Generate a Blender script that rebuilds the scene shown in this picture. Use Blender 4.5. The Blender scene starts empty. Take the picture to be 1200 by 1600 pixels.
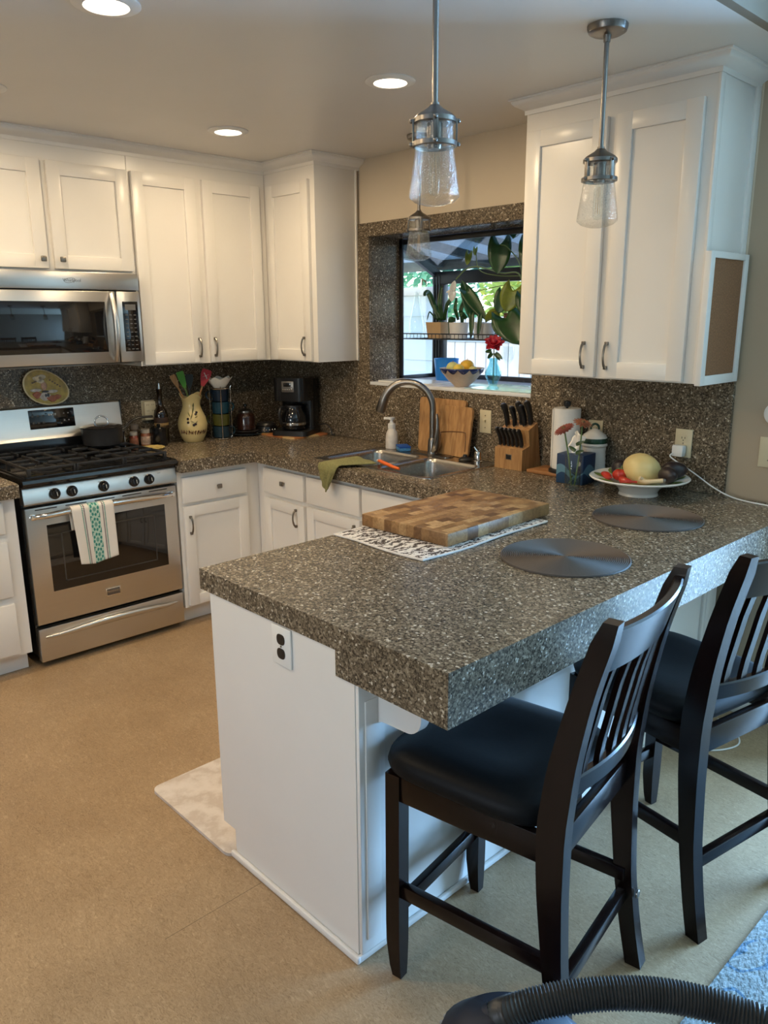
import bpy, bmesh, math, random
from mathutils import Vector, Matrix
random.seed(7)
PI = math.pi
C = bpy.context.scene.collection
sc = bpy.context.scene

# ------------------------------------------------------------------ camera
def set_camera():
    cam = bpy.data.cameras.new('camera')
    cam.sensor_fit = 'AUTO'; cam.sensor_width = 36.0
    cam.lens = 36.0 * 1222.41 / 1600.0
    cam.clip_start = 0.05; cam.clip_end = 200
    o = bpy.data.objects.new('camera', cam); C.objects.link(o)
    yaw, pit, rol = 0.8105, -0.2437, -0.0061
    cy, sy, cp, sp = math.cos(yaw), math.sin(yaw), math.cos(pit), math.sin(pit)
    f = Vector((-sy*cp, cy*cp, sp)); r = Vector((cy, sy, 0)); u = r.cross(f)
    c, s = math.cos(rol), math.sin(rol)
    r2 = r*c + u*s; u2 = u*c - r*s
    m = Matrix((r2, u2, -f)).transposed().to_4x4()
    m.translation = Vector((4.2344, -3.1095, 1.6084))
    o.matrix_world = m
    sc.camera = o
set_camera()
# ------------------------------------------------------------------ world, daylight, exposure
sc.view_settings.view_transform = 'Standard'
sc.view_settings.look = 'None'
sc.view_settings.gamma = 1.0
sc.view_settings.use_curve_mapping = False
sc.view_settings.exposure = 0.0
CAN_POWER, CAN_COLOR = 7.0, (1.0, 0.76, 0.47)
w = bpy.data.worlds.new('sky'); sc.world = w; w.use_nodes = True
nt = w.node_tree; nt.nodes.clear()
sky = nt.nodes.new('ShaderNodeTexSky'); sky.sky_type = 'NISHITA'; sky.sun_disc = False
sky.sun_elevation = math.radians(42); sky.sun_rotation = math.radians(200)
bg = nt.nodes.new('ShaderNodeBackground'); bg.inputs['Strength'].default_value = 1.2
wo = nt.nodes.new('ShaderNodeOutputWorld')
nt.links.new(sky.outputs['Color'], bg.inputs['Color']); nt.links.new(bg.outputs['Background'], wo.inputs['Surface'])

def area(name, loc, direction, sx, sy_, power, color):
    l = bpy.data.lights.new(name, 'AREA'); l.shape = 'RECTANGLE'; l.size = sx; l.size_y = sy_
    l.energy = power; l.color = color
    o = bpy.data.objects.new(name, l); C.objects.link(o); o.location = loc
    o.rotation_euler = Vector(direction).to_track_quat('-Z', 'Y').to_euler()
    return o
# daylight coming in through the glass door right of the frame, and fill from an added, unseen window behind the camera
area('door_daylight', (4.95, 2.72, 1.10), (0, -1, -0.06), 2.25, 1.95, 1450.0, (0.30, 0.60, 1.0))
area('added_window_fill', (3.0, -5.75, 1.45), (0, 1, -0.05), 1.1, 0.9, 17.0, (1.0, 0.92, 0.80))

# ------------------------------------------------------------------ helpers
def link(o): C.objects.link(o); return o

class MB:
    """collects shapes in one bmesh; T maps builder coordinates to the place"""
    def __init__(s, T=None):
        s.bm = bmesh.new(); s.T = T
    def _in(s, verts):
        if s.T:
            for v in verts: v.co = Vector(s.T(*v.co))
    def box(s, x0, x1, y0, y1, z0, z1, bev=0.0, seg=2, M=None, mi=0):
        g = bmesh.ops.create_cube(s.bm, size=1.0); vs = g['verts']
        for v in vs:
            v.co = Vector(((x0+x1)/2 + v.co.x*(x1-x0), (y0+y1)/2 + v.co.y*(y1-y0), (z0+z1)/2 + v.co.z*(z1-z0)))
        fs = set(f for v in vs for f in v.link_faces)
        for f in fs: f.material_index = mi
        if bev > 0:
            es = list(set(e for v in vs for e in v.link_edges))
            b = bmesh.ops.bevel(s.bm, geom=es, offset=bev, segments=seg, profile=0.5, affect='EDGES')
            vs = list(set(b['verts']) | set(v for f in b['faces'] for v in f.verts))
            allv = set(vs)
            for f in b['faces']: f.material_index = mi
            # flat faces kept
            for v in list(allv):
                for f in v.link_faces:
                    f.material_index = mi
                    allv.update(f.verts)
            vs = list(allv)
        if M is not None:
            for v in vs: v.co = M @ v.co
        s._in(vs); return s
    def obox(s, c, ax, ay, az, sx, sy, sz, bev=0.0, seg=2, mi=0):
        M = Matrix((Vector(ax).normalized(), Vector(ay).normalized(), Vector(az).normalized())).transposed().to_4x4()
        M.translation = Vector(c)
        return s.box(-sx/2, sx/2, -sy/2, sy/2, -sz/2, sz/2, bev, seg, M, mi)
    def face_loop(s, rings, closed=True, cap0=True, cap1=True, mi=0):
        """rings: list of lists of points with equal length"""
        R = [[s.bm.verts.new(p) for p in ring] for ring in rings]
        n = len(R[0]); fl = []
        for i in range(len(R)-1):
            for j in range(n if closed else n-1):
                k = (j+1) % n
                fl.append(s.bm.faces.new((R[i][j], R[i][k], R[i+1][k], R[i+1][j])))
        if cap0 and closed and n > 2: fl.append(s.bm.faces.new(R[0][::-1]))
        if cap1 and closed and n > 2: fl.append(s.bm.faces.new(R[-1]))
        for f in fl: f.material_index = mi
        s._in([v for r in R for v in r]); return s
    def tube(s, pts, r, n=12, mi=0, cap=True, flat=1.0):
        P = [Vector(p) for p in pts]; m = len(P)
        rr = r if isinstance(r, (list, tuple)) else [r]*m
        rings = []; up = None
        for i in range(m):
            t = (P[min(i+1, m-1)] - P[max(i-1, 0)]).normalized()
            if up is None:
                up = Vector((0, 0, 1)) if abs(t.z) < 0.9 else Vector((1, 0, 0))
            a = t.cross(up); 
            if a.length < 1e-5: a = t.cross(Vector((0, 1, 0)))
            a.normalize(); b = a.cross(t).normalized(); up = b
            rings.append([P[i] + (a*math.cos(2*PI*j/n) + b*math.sin(2*PI*j/n)*flat)*rr[i] for j in range(n)])
        return s.face_loop(rings, True, cap, cap, mi)
    def ring(s, c, axis, R, r, n=32, m=8, mi=0):
        ax = Vector(axis).normalized(); a = ax.orthogonal().normalized(); b = ax.cross(a); c = Vector(c)
        rings = []
        for i in range(n+1):
            t = 2*PI*i/n; d = a*math.cos(t) + b*math.sin(t)
            rings.append([c + d*(R + r*math.cos(2*PI*j/m)) + ax*r*math.sin(2*PI*j/m) for j in range(m)])
        return s.face_loop(rings, True, False, False, mi)
    def lathe(s, prof, c=(0, 0, 0), n=32, mi=0, M=None, f=None, cap=True):
        rings = []; c = Vector(c)
        for (r, z) in prof:
            ring = []
            for j in range(n):
                t = 2*PI*j/n; rr = max(r, 1e-5)
                zz = z
                if f: rr, zz = f(rr, z, t)
                p = Vector((rr*math.cos(t), rr*math.sin(t), zz))
                if M is not None: p = M @ p
                ring.append(p + c)
            rings.append(ring)
        return s.face_loop(rings, True, cap, cap, mi)
    def cyl(s, p0, p1, r, n=20, mi=0):
        return s.tube([p0, p1], r, n, mi)
    def sph(s, c, rx, ry=None, rz=None, n=20, m=12, mi=0, M=None):
        ry = ry or rx; rz = rz or rx
        prof = [(math.sin(PI*i/m), -math.cos(PI*i/m)) for i in range(m+1)]
        S = Matrix.Diagonal((rx, ry, rz, 1)); MM = (M.to_4x4() @ S) if M is not None else S
        return s.lathe(prof, c, n, mi, MM, cap=False)
    def prism(s, poly, h0, h1, axis='z', mi=0, bev=0.0):
        def P(a, b, h):
            return {'z': (a, b, h), 'y': (a, h, b), 'x': (h, a, b)}[axis]
        n0 = len(s.bm.verts)
        rings = [[P(a, b, h0) for a, b in poly], [P(a, b, h1) for a, b in poly]]
        T = s.T; s.T = None
        s.face_loop(rings, True, True, True, mi)
        s.bm.verts.ensure_lookup_table()
        vs = list(s.bm.verts)[n0:]
        if bev > 0:
            es = [e for e in set(e for v in vs for e in v.link_edges)
                  if e.calc_face_angle(0) > 0.5]
            old = set(list(s.bm.verts)[:n0])
            bmesh.ops.bevel(s.bm, geom=es, offset=bev, segments=2, profile=0.5, affect='EDGES')
            vs = [v for v in s.bm.verts if v not in old]
        s.T = T; s._in(vs); return s
    def surf(s, fn, nu, nv, mi=0):
        G = [[s.bm.verts.new(fn(i/nu, j/nv)) for j in range(nv+1)] for i in range(nu+1)]
        for i in range(nu):
            for j in range(nv):
                s.bm.faces.new((G[i][j], G[i+1][j], G[i+1][j+1], G[i][j+1])).material_index = mi
        s._in([v for r in G for v in r]); return s
    def build(s, name, mat, parent=None, local=False, smooth=38, solid=0.0, recalc=True):
        if recalc: bmesh.ops.recalc_face_normals(s.bm, faces=s.bm.faces)
        if parent is not None and not local:
            off = Vector((0, 0, 0)); p = parent
            while p is not None: off += p.location; p = p.parent
            for v in s.bm.verts: v.co -= off
        me = bpy.data.meshes.new(name); s.bm.to_mesh(me); s.bm.free()
        for m in (mat if isinstance(mat, (list, tuple)) else [mat]): me.materials.append(m)
        if smooth:
            me.shade_smooth(); me.set_sharp_from_angle(angle=math.radians(smooth))
        o = bpy.data.objects.new(name, me); link(o)
        if parent is not None: o.parent = parent
        if solid:
            md = o.modifiers.new('thickness', 'SOLIDIFY'); md.thickness = solid; md.offset = 0
        return o

def tag(o, label, cat, group=None, kind=None):
    if label: o['label'] = label
    if cat: o['category'] = cat
    if group: o['group'] = group
    if kind: o['kind'] = kind
    return o
def thing(name, label, cat, loc=(0, 0, 0), rz=0.0, group=None):
    o = bpy.data.objects.new(name, None); link(o); o.empty_display_size = 0.05
    o.location = loc; o.rotation_euler = (0, 0, rz)
    return tag(o, label, cat, group)
def struct(o): o['kind'] = 'structure'; return o
def dup(o, loc=None, rz=None, label=None, parent=None):
    c = o.copy(); link(c)
    if parent is not None: c.parent = parent
    if loc is not None: c.location = loc
    if rz is not None: c.rotation_euler = (0, 0, rz)
    if label: c['label'] = label
    for ch in list(o.children): dup(ch, parent=c)
    return c
def FX(base):   # plane facing +x: builder (a, b, d) -> (base+d, a, b)
    return lambda a, b, d: (base + d, a, b)
def FY(base):   # plane facing -y
    return lambda a, b, d: (a, base - d, b)

# ------------------------------------------------------------------ materials
class S:
    """socket arithmetic for node materials"""
    def __init__(s, nt, sock): s.nt, s.k = nt, sock
    def op(s, o, b=None, c=None):
        n = s.nt.nodes.new('ShaderNodeMath'); n.operation = o
        for i, x in enumerate((s, b, c)):
            if x is None: continue
            if isinstance(x, S): s.nt.links.new(x.k, n.inputs[i])
            else: n.inputs[i].default_value = x
        return S(s.nt, n.outputs[0])
    def __add__(s, b): return s.op('ADD', b)
    def __sub__(s, b): return s.op('SUBTRACT', b)
    def __mul__(s, b): return s.op('MULTIPLY', b)
    def __truediv__(s, b): return s.op('DIVIDE', b)
    def abs(s): return s.op('ABSOLUTE')
    def lt(s, b): return s.op('LESS_THAN', b)
    def gt(s, b): return s.op('GREATER_THAN', b)
    def frac(s): return s.op('FRACT')
    def floor(s): return s.op('FLOOR')
    def sin(s): return s.op('SINE')
    def sqrt(s): return s.op('SQRT')
    def max(s, b): return s.op('MAXIMUM', b)
    def min(s, b): return s.op('MINIMUM', b)

def lin(c):
    return tuple(((x/255)/12.92 if x/255 <= 0.04045 else ((x/255+0.055)/1.055)**2.4) for x in c)
def new_mat(name):
    m = bpy.data.materials.new(name); m.use_nodes = True
    nt = m.node_tree; b = nt.nodes['Principled BSDF']
    return m, nt, b
def node(nt, t, **kw):
    n = nt.nodes.new(t)
    for k, v in kw.items():
        if k in n.inputs: n.inputs[k].default_value = v
        else: setattr(n, k, v)
    return n
def coords(nt, which='Object'):
    return nt.nodes.new('ShaderNodeTexCoord').outputs[which]
def mapping(nt, sock, scale=(1, 1, 1), rot=(0, 0, 0), loc=(0, 0, 0)):
    n = nt.nodes.new('ShaderNodeMapping'); nt.links.new(sock, n.inputs['Vector'])
    n.inputs['Scale'].default_value = scale; n.inputs['Rotation'].default_value = rot; n.inputs['Location'].default_value = loc
    return n.outputs['Vector']
def ramp(nt, sock, stops, interp='LINEAR'):
    n = nt.nodes.new('ShaderNodeValToRGB'); nt.links.new(sock, n.inputs['Fac']); cr = n.color_ramp; cr.interpolation = interp
    while len(cr.elements) < len(stops): cr.elements.new(0.5)
    for e, (p, c) in zip(cr.elements, stops):
        e.position = p; e.color = (*c, 1) if len(c) == 3 else c
    return n.outputs['Color']
def mix(nt, f, a, b, mode='MIX'):
    n = nt.nodes.new('ShaderNodeMixRGB'); n.blend_type = mode
    for k, x in (('Fac', f), ('Color1', a), ('Color2', b)):
        if isinstance(x, S): nt.links.new(x.k, n.inputs[k])
        elif hasattr(x, 'is_linked'): nt.links.new(x, n.inputs[k])
        elif k == 'Fac': n.inputs[k].default_value = x
        else: n.inputs[k].default_value = (*x, 1)
    return n.outputs['Color']
def bump(nt, b, height, strength=0.2, dist=0.002):
    n = nt.nodes.new('ShaderNodeBump'); n.inputs['Strength'].default_value = strength; n.inputs['Distance'].default_value = dist
    nt.links.new(height.k if isinstance(height, S) else height, n.inputs['Height']); nt.links.new(n.outputs['Normal'], b.inputs['Normal'])
def plain(name, col, rough=0.5, metal=0.0, var=0.06, scale=18.0, coat=0.0, bmp=0.0, spec=None, sheen=0.0, trans=0.0, ior=None):
    m, nt, b = new_mat(name)
    n = node(nt, 'ShaderNodeTexNoise', Scale=scale, Detail=4.0)
    nt.links.new(coords(nt), n.inputs['Vector'])
    lo = tuple(x*(1-var) for x in col); hi = tuple(min(1, x*(1+var)) for x in col)
    nt.links.new(ramp(nt, n.outputs['Fac'], [(0.3, lo), (0.7, hi)]), b.inputs['Base Color'])
    b.inputs['Roughness'].default_value = rough; b.inputs['Metallic'].default_value = metal
    b.inputs['Coat Weight'].default_value = coat
    if spec is not None: b.inputs['Specular IOR Level'].default_value = spec
    if sheen: b.inputs['Sheen Weight'].default_value = sheen
    if trans: b.inputs['Transmission Weight'].default_value = trans
    if ior: b.inputs['IOR'].default_value = ior
    if bmp: bump(nt, b, n.outputs['Fac'], bmp, 0.003)
    return m
def stone_mat():
    m, nt, b = new_mat('speckled_stone'); co = coords(nt)
    v = node(nt, 'ShaderNodeTexVoronoi', Scale=175.0); nt.links.new(co, v.inputs['Vector'])
    sep = node(nt, 'ShaderNodeSeparateColor'); nt.links.new(v.outputs['Color'], sep.inputs['Color'])
    c1 = ramp(nt, sep.outputs[0], [(0.0, (0.030, 0.025, 0.020)), (0.28, (0.085, 0.070, 0.054)), (0.50, (0.17, 0.145, 0.115)),
                                   (0.74, (0.26, 0.225, 0.18)), (0.90, (0.42, 0.38, 0.32)), (0.970, (0.78, 0.76, 0.71))], 'CONSTANT')
    v2 = node(nt, 'ShaderNodeTexVoronoi', Scale=330.0); nt.links.new(co, v2.inputs['Vector'])
    s2 = node(nt, 'ShaderNodeSeparateColor'); nt.links.new(v2.outputs['Color'], s2.inputs['Color'])
    c2 = ramp(nt, s2.outputs[1], [(0.0, (0.05, 0.042, 0.034)), (0.4, (0.15, 0.13, 0.105)), (0.7, (0.24, 0.215, 0.175))], 'CONSTANT')
    nt.links.new(mix(nt, 1.0, mix(nt, 0.42, c1, c2), (1.06, 0.97, 0.84), 'MULTIPLY'), b.inputs['Base Color'])
    b.inputs['Roughness'].default_value = 0.24; b.inputs['Specular IOR Level'].default_value = 0.22
    return m
def floor_mat():
    m, nt, b = new_mat('marbled_linoleum'); co = coords(nt)
    n1 = node(nt, 'ShaderNodeTexNoise', Scale=42.0, Detail=8.0, Roughness=0.78, Distortion=2.2); nt.links.new(mapping(nt, co, (1, 2.4, 1), (0, 0, 0.5)), n1.inputs['Vector'])
    n2 = node(nt, 'ShaderNodeTexNoise', Scale=4.0, Detail=4.0); nt.links.new(co, n2.inputs['Vector'])
    n3 = node(nt, 'ShaderNodeTexNoise', Scale=95.0, Detail=3.0, Distortion=3.0); nt.links.new(mapping(nt, co, (1, 2.0, 1), (0, 0, -0.4)), n3.inputs['Vector'])
    c1 = ramp(nt, n1.outputs['Fac'], [(0.30, (0.20, 0.135, 0.076)), (0.44, (0.34, 0.243, 0.150)), (0.55, (0.415, 0.303, 0.195)), (0.70, (0.58, 0.455, 0.32))])
    c2 = ramp(nt, n2.outputs['Fac'], [(0.35, (0.86, 0.84, 0.82)), (0.65, (1, 1, 1))])
    c3 = ramp(nt, n3.outputs['Fac'], [(0.30, (0.55, 0.50, 0.45)), (0.38, (1, 1, 1)), (0.66, (1, 1, 1)), (0.74, (1.22, 1.24, 1.26))])
    c = mix(nt, 1.0, mix(nt, 1.0, mix(nt, 1.0, c1, c2, 'MULTIPLY'), c3, 'MULTIPLY'), (0.98, 0.93, 0.83), 'MULTIPLY')
    sep = node(nt, 'ShaderNodeSeparateXYZ'); nt.links.new(co, sep.inputs[0])
    seam = (S(nt, sep.outputs[0]) - 2.556).abs().lt(0.0011) * S(nt, sep.outputs[1]).lt(-2.02) * S(nt, sep.outputs[1]).gt(-2.33)
    c = mix(nt, seam*0.7, c, (0.09, 0.06, 0.03))
    nt.links.new(c, b.inputs['Base Color'])
    b.inputs['Roughness'].default_value = 0.45; bump(nt, b, n1.outputs['Fac'], 0.05, 0.001)
    return m
def steel_mat(name, col=(0.62, 0.60, 0.57), rough=0.30, along='y', aniso=True):
    m, nt, b = new_mat(name)
    sc_ = {'y': (240, 1.2, 240), 'z': (240, 240, 1.2), 'x': (1.2, 240, 240)}[along]
    n = node(nt, 'ShaderNodeTexNoise', Scale=1.0, Detail=3.0); nt.links.new(mapping(nt, coords(nt), sc_), n.inputs['Vector'])
    nt.links.new(ramp(nt, n.outputs['Fac'], [(0.3, tuple(x*0.97 for x in col)), (0.7, col)]), b.inputs['Base Color'])
    b.inputs['Metallic'].default_value = 1.0
    r = ramp(nt, n.outputs['Fac'], [(0.3, (rough*0.95,)*3), (0.7, (rough*1.06,)*3)]); nt.links.new(r, b.inputs['Roughness'])
    return m
def wood_mat(name, dark, light, scale=8.0, stretch=(1, 1, 12), rough=0.45, coat=0.0):
    m, nt, b = new_mat(name)
    n = node(nt, 'ShaderNodeTexNoise', Scale=scale, Detail=6.0, Distortion=0.8)
    nt.links.new(mapping(nt, coords(nt), tuple(12.0/x for x in stretch)), n.inputs['Vector'])
    nt.links.new(ramp(nt, n.outputs['Fac'], [(0.3, dark), (0.68, light)]), b.inputs['Base Color'])
    b.inputs['Roughness'].default_value = rough; b.inputs['Coat Weight'].default_value = coat; b.inputs['Coat Roughness'].default_value = 0.15
    return m
def pane_mat(name, tint=(1, 1, 1), edge=1.45, seeds=0.0, base=0.0):
    """thin clear glass: see-through with a fresnel reflection"""
    m, nt, b = new_mat(name); nt.nodes.remove(b)
    tr = node(nt, 'ShaderNodeBsdfTransparent'); tr.inputs['Color'].default_value = (*tint, 1)
    gl = node(nt, 'ShaderNodeBsdfGlossy', Roughness=0.05)
    fr = node(nt, 'ShaderNodeLayerWeight', Blend=0.5)
    fa = S(nt, fr.outputs['Facing']); f = fa*fa*fa*fa*((edge-1.0)*1.15) + (base+0.03)
    if seeds:
        v = node(nt, 'ShaderNodeTexVoronoi', Scale=260.0); nt.links.new(coords(nt), v.inputs['Vector'])
        n = node(nt, 'ShaderNodeTexNoise', Scale=60.0); nt.links.new(coords(nt), n.inputs['Vector'])
        dot = S(nt, v.outputs['Distance']).lt(0.30) * S(nt, n.outputs['Fac']).gt(0.46)
        f = f + dot*(seeds*0.5)
        bp = node(nt, 'ShaderNodeBump', Strength=0.5, Distance=0.003); nt.links.new(v.outputs['Distance'], bp.inputs['Height'])
        nt.links.new(bp.outputs['Normal'], gl.inputs['Normal'])
    inner = tr.outputs[0]
    if seeds:   # air bubbles caught in the glass scatter light
        df = node(nt, 'ShaderNodeBsdfTranslucent'); df.inputs['Color'].default_value = (0.9, 0.89, 0.85, 1)
        df2 = node(nt, 'ShaderNodeBsdfDiffuse'); df2.inputs['Color'].default_value = (0.9, 0.89, 0.85, 1)
        ad = node(nt, 'ShaderNodeMixShader', Fac=0.5); nt.links.new(df.outputs[0], ad.inputs[1]); nt.links.new(df2.outputs[0], ad.inputs[2])
        m0 = node(nt, 'ShaderNodeMixShader'); nt.links.new((dot*0.30 + 0.03).k, m0.inputs['Fac']); nt.links.new(tr.outputs[0], m0.inputs[1]); nt.links.new(ad.outputs[0], m0.inputs[2]); inner = m0.outputs[0]
    mx = node(nt, 'ShaderNodeMixShader'); nt.links.new(f.min(1.0).k, mx.inputs['Fac'])
    nt.links.new(inner, mx.inputs[1]); nt.links.new(gl.outputs[0], mx.inputs[2])
    nt.links.new(mx.outputs[0], nt.nodes['Material Output'].inputs['Surface'])
    return m
def emit_mat(name, col, strength):
    m, nt, b = new_mat(name)
    b.inputs['Base Color'].default_value = (*col, 1); b.inputs['Emission Color'].default_value = (*col, 1); b.inputs['Emission Strength'].default_value = strength
    n = node(nt, 'ShaderNodeTexNoise', Scale=30.0); nt.links.new(coords(nt), n.inputs['Vector'])
    nt.links.new(ramp(nt, n.outputs['Fac'], [(0, (0.3,)*3), (1, (0.4,)*3)]), b.inputs['Roughness'])
    return m

M = {}
M['white'] = plain('white_cabinet_paint', (0.80, 0.775, 0.735), 0.30, var=0.012, scale=6)
M['trimwhite'] = plain('white_trim_paint', (0.80, 0.78, 0.745), 0.35, var=0.012)
M['ceil'] = plain('ceiling_paint', (0.70, 0.675, 0.64), 0.38, var=0.015, scale=3, bmp=0.02)
M['wall'] = plain('beige_wall_paint', (0.64, 0.55, 0.42), 0.55, var=0.015, scale=5)
M['tan'] = plain('shaded_wall_tan', (0.40, 0.315, 0.22), 0.55, var=0.015, scale=5)  # wall colour darkened to hold the shade on the dining-side stretch
M['wall2'] = plain('darkened_wall_brown', (0.22, 0.175, 0.125), 0.6, var=0.02, scale=5)  # darkened wall colour: shade on the header, less bounce from unseen walls
M['stone'] = stone_mat()
M['floor'] = floor_mat()
M['steel'] = steel_mat('brushed_steel')
M['steelv'] = steel_mat('brushed_steel_upright', along='z')
M['sinksteel'] = steel_mat('satin_sink_steel', (0.44, 0.415, 0.38), 0.26, 'x')
M['nickel'] = steel_mat('brushed_nickel', (0.25, 0.235, 0.22), 0.30, 'z')
M['chrome'] = plain('polished_chrome', (0.75, 0.74, 0.72), 0.10, 1.0, var=0.02)
M['pewter'] = plain('dark_pewter_hardware', (0.22, 0.20, 0.175), 0.30, 0.9)
M['black'] = plain('black_enamel', (0.008, 0.008, 0.009), 0.16, var=0.2)
M['blackplastic'] = plain('black_plastic', (0.012, 0.012, 0.013), 0.33, var=0.2)
M['iron'] = plain('black_cast_iron', (0.014, 0.013, 0.013), 0.48, var=0.3, bmp=0.2, scale=90)
M['blackglass'] = plain('black_oven_glass', (0.006, 0.006, 0.007), 0.05, var=0.1, coat=0.5)
M['greyplastic'] = plain('grey_print', (0.35, 0.35, 0.35), 0.5)
M['whiteprint'] = plain('white_print', (0.75, 0.75, 0.72), 0.5)
M['espresso'] = wood_mat('espresso_wood', (0.0042, 0.0019, 0.0014), (0.010, 0.0042, 0.003), 6, (1, 1, 10), 0.24, 0.0)
M['espresso'].node_tree.nodes['Principled BSDF'].inputs['Specular IOR Level'].default_value = 0.28
M['leather'] = plain('black_leatherette', (0.0045, 0.005, 0.006), 0.50, var=0.15, scale=120, bmp=0.05, spec=0.14)
M['ivory'] = plain('ivory_plastic', (0.60, 0.53, 0.36), 0.4, var=0.02)
M['whiteplastic'] = plain('white_plastic', (0.80, 0.79, 0.76), 0.35, var=0.02)
M['bamboo'] = wood_mat('bamboo', (0.28, 0.135, 0.048), (0.50, 0.28, 0.115), 5, (1, 1, 9), 0.42)
M['walnut'] = wood_mat('warm_wood', (0.25, 0.105, 0.035), (0.44, 0.21, 0.08), 5, (8, 1, 1), 0.45)
M['ceramic'] = plain('white_ceramic', (0.78, 0.76, 0.71), 0.15, var=0.02)
M['paper'] = plain('white_paper', (0.82, 0.80, 0.76), 0.9, var=0.02, scale=60, bmp=0.1)
M['clear'] = pane_mat('clear_glass', (0.96, 0.98, 0.98), 1.45)
M['pane'] = pane_mat('window_glass', (0.96, 0.98, 1.0), 1.35)
M['seeded'] = pane_mat('seeded_glass', (0.93, 0.925, 0.90), 1.48, seeds=0.42, base=0.045)
M['blackframe'] = plain('black_window_frame', (0.012, 0.013, 0.016), 0.4)
M['green'] = plain('glossy_leaf_green', (0.018, 0.065, 0.016), 0.32, var=0.35, scale=25)
M['olive'] = plain('yellow_green_leaf', (0.17, 0.21, 0.02), 0.35, var=0.35, scale=25)
M['stem'] = plain('stem_green', (0.12, 0.18, 0.05), 0.5)
M['blue'] = plain('bright_blue_glaze', (0.01, 0.20, 0.62), 0.3)
M['lens'] = emit_mat('lit_lamp_lens', (1.0, 0.86, 0.66), 9.0)

# ------------------------------------------------------------------ constants
ZT, ZB = 0.907, 0.845          # worktop top and underside
ZC = 2.45                      # kitchen ceiling
UZ = 1.367                     # underside of wall cabinets
WX0, WX1, WZ0, WZ1, WD = 0.873, 2.003, 1.25, 2.044, 0.217
X1, Y1 = 3.265, -2.01          # outer corner of the peninsula top
XR, YF, XH = 6.6, -5.6, 3.111  # right wall, front wall, ceiling step
ZH = 2.85
NX, NY = 3.55, 2.50      # the dining nook beyond the wall end
DX0, DX1, DZ1 = 3.75, 6.15, 2.08
# ------------------------------------------------------------------ room shell
b = MB(); b.box(-0.15, XR+0.15, YF-0.15, 0.0, -0.12, 0.0); b.box(NX, XR+0.15, 0.0, NY, -0.12, 0.0); struct(b.build('floor', M['floor']))
b = MB(); b.box(-0.15, XH, YF, 0.0, ZC, ZC+0.12); struct(b.build('ceiling', M['ceil']))
b = MB(); b.box(XH+0.03, XR, YF, 0.0, ZH, ZH+0.1); b.box(NX, XR, 0.0, NY, ZH, ZH+0.1); struct(b.build('ceiling_dining', M['wall']))
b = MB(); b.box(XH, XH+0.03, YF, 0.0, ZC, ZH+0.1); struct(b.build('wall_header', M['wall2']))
b = MB(); b.box(-0.15, 0.0, YF, 0.0, 0, ZC); struct(b.build('wall_left', M['wall']))
b = MB()
for (x0, x1, z0, z1) in ((-0.15, WX0, 0, ZH), (WX0, WX1, 0, WZ0), (WX0, WX1, WZ1, ZH), (WX1, 2.95, 0, ZH)):
    b.box(x0, x1, 0.0, WD, z0, z1)
struct(b.build('wall_back', M['wall']))
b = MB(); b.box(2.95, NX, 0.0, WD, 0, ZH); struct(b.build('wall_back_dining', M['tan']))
b = MB(); b.box(NX-0.15, NX, WD, NY, 0, ZH); struct(b.build('wall_nook', M['wall2']))
b = MB()
for (x0, x1, z0, z1) in ((NX-0.15, DX0, 0, ZH), (DX0, DX1, DZ1, ZH), (DX1, XR+0.15, 0, ZH)): b.box(x0, x1, NY, NY+0.15, z0, z1)
struct(b.build('wall_nook_back', M['wall2']))
b = MB()
b.box(XR, XR+0.15, YF, NY, 0, ZH)
struct(b.build('wall_right', M['wall2']))
b = MB()
for (x0, x1, z0, z1) in ((-0.15, 2.4, 0, ZH), (3.6, XR+0.15, 0, ZH), (2.4, 3.6, 0, 1.0), (2.4, 3.6, 2.0, ZH)):
    b.box(x0, x1, YF-0.15, YF, z0, z1)
struct(b.build('wall_front', M['wall2']))
b = MB()
for (x0, x1) in ((2.96, NX),): b.box(x0, x1, -0.014, -0.001, 0, 0.085, 0.004)
struct(b.build('baseboard_back', M['trimwhite']))
# glass door right of the frame, added fill window behind the camera
d = struct(bpy.data.objects.new('door_1', None)); link(d)
b = MB()
for x0, x1, z0, z1 in ((DX0-0.06, DX0+0.05, 0, DZ1+0.06), (DX1-0.05, DX1+0.06, 0, DZ1+0.06), (DX0, DX1, DZ1-0.05, DZ1+0.06), (4.91, 4.99, 0.0, DZ1), (DX0, DX1, 0.0, 0.07)):
    b.box(x0, x1, NY-0.015, NY+0.11, z0, z1, 0.004)
b.build('door_frame', M['trimwhite'], d)
b = MB(); b.box(DX0+0.03, DX1-0.03, NY+0.055, NY+0.06, 0.05, DZ1-0.03); b.build('door_pane', M['pane'], d)
d = struct(bpy.data.objects.new('added_window', None)); link(d)
b = MB()
for x0, x1, z0, z1 in ((2.34, 2.45, .94, 2.06), (3.55, 3.66, .94, 2.06), (2.4, 3.6, 1.95, 2.06), (2.4, 3.6, .94, 1.05), (2.97, 3.03, 1.0, 2.0)):
    b.box(x0, x1, YF-0.1, YF+0.015, z0, z1, 0.004)
b.build('window_frame', M['trimwhite'], d)
b = MB(); b.box(2.42, 3.58, YF-0.06, YF-0.055, 1.02, 1.98); b.build('window_pane', M['pane'], d)

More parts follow.
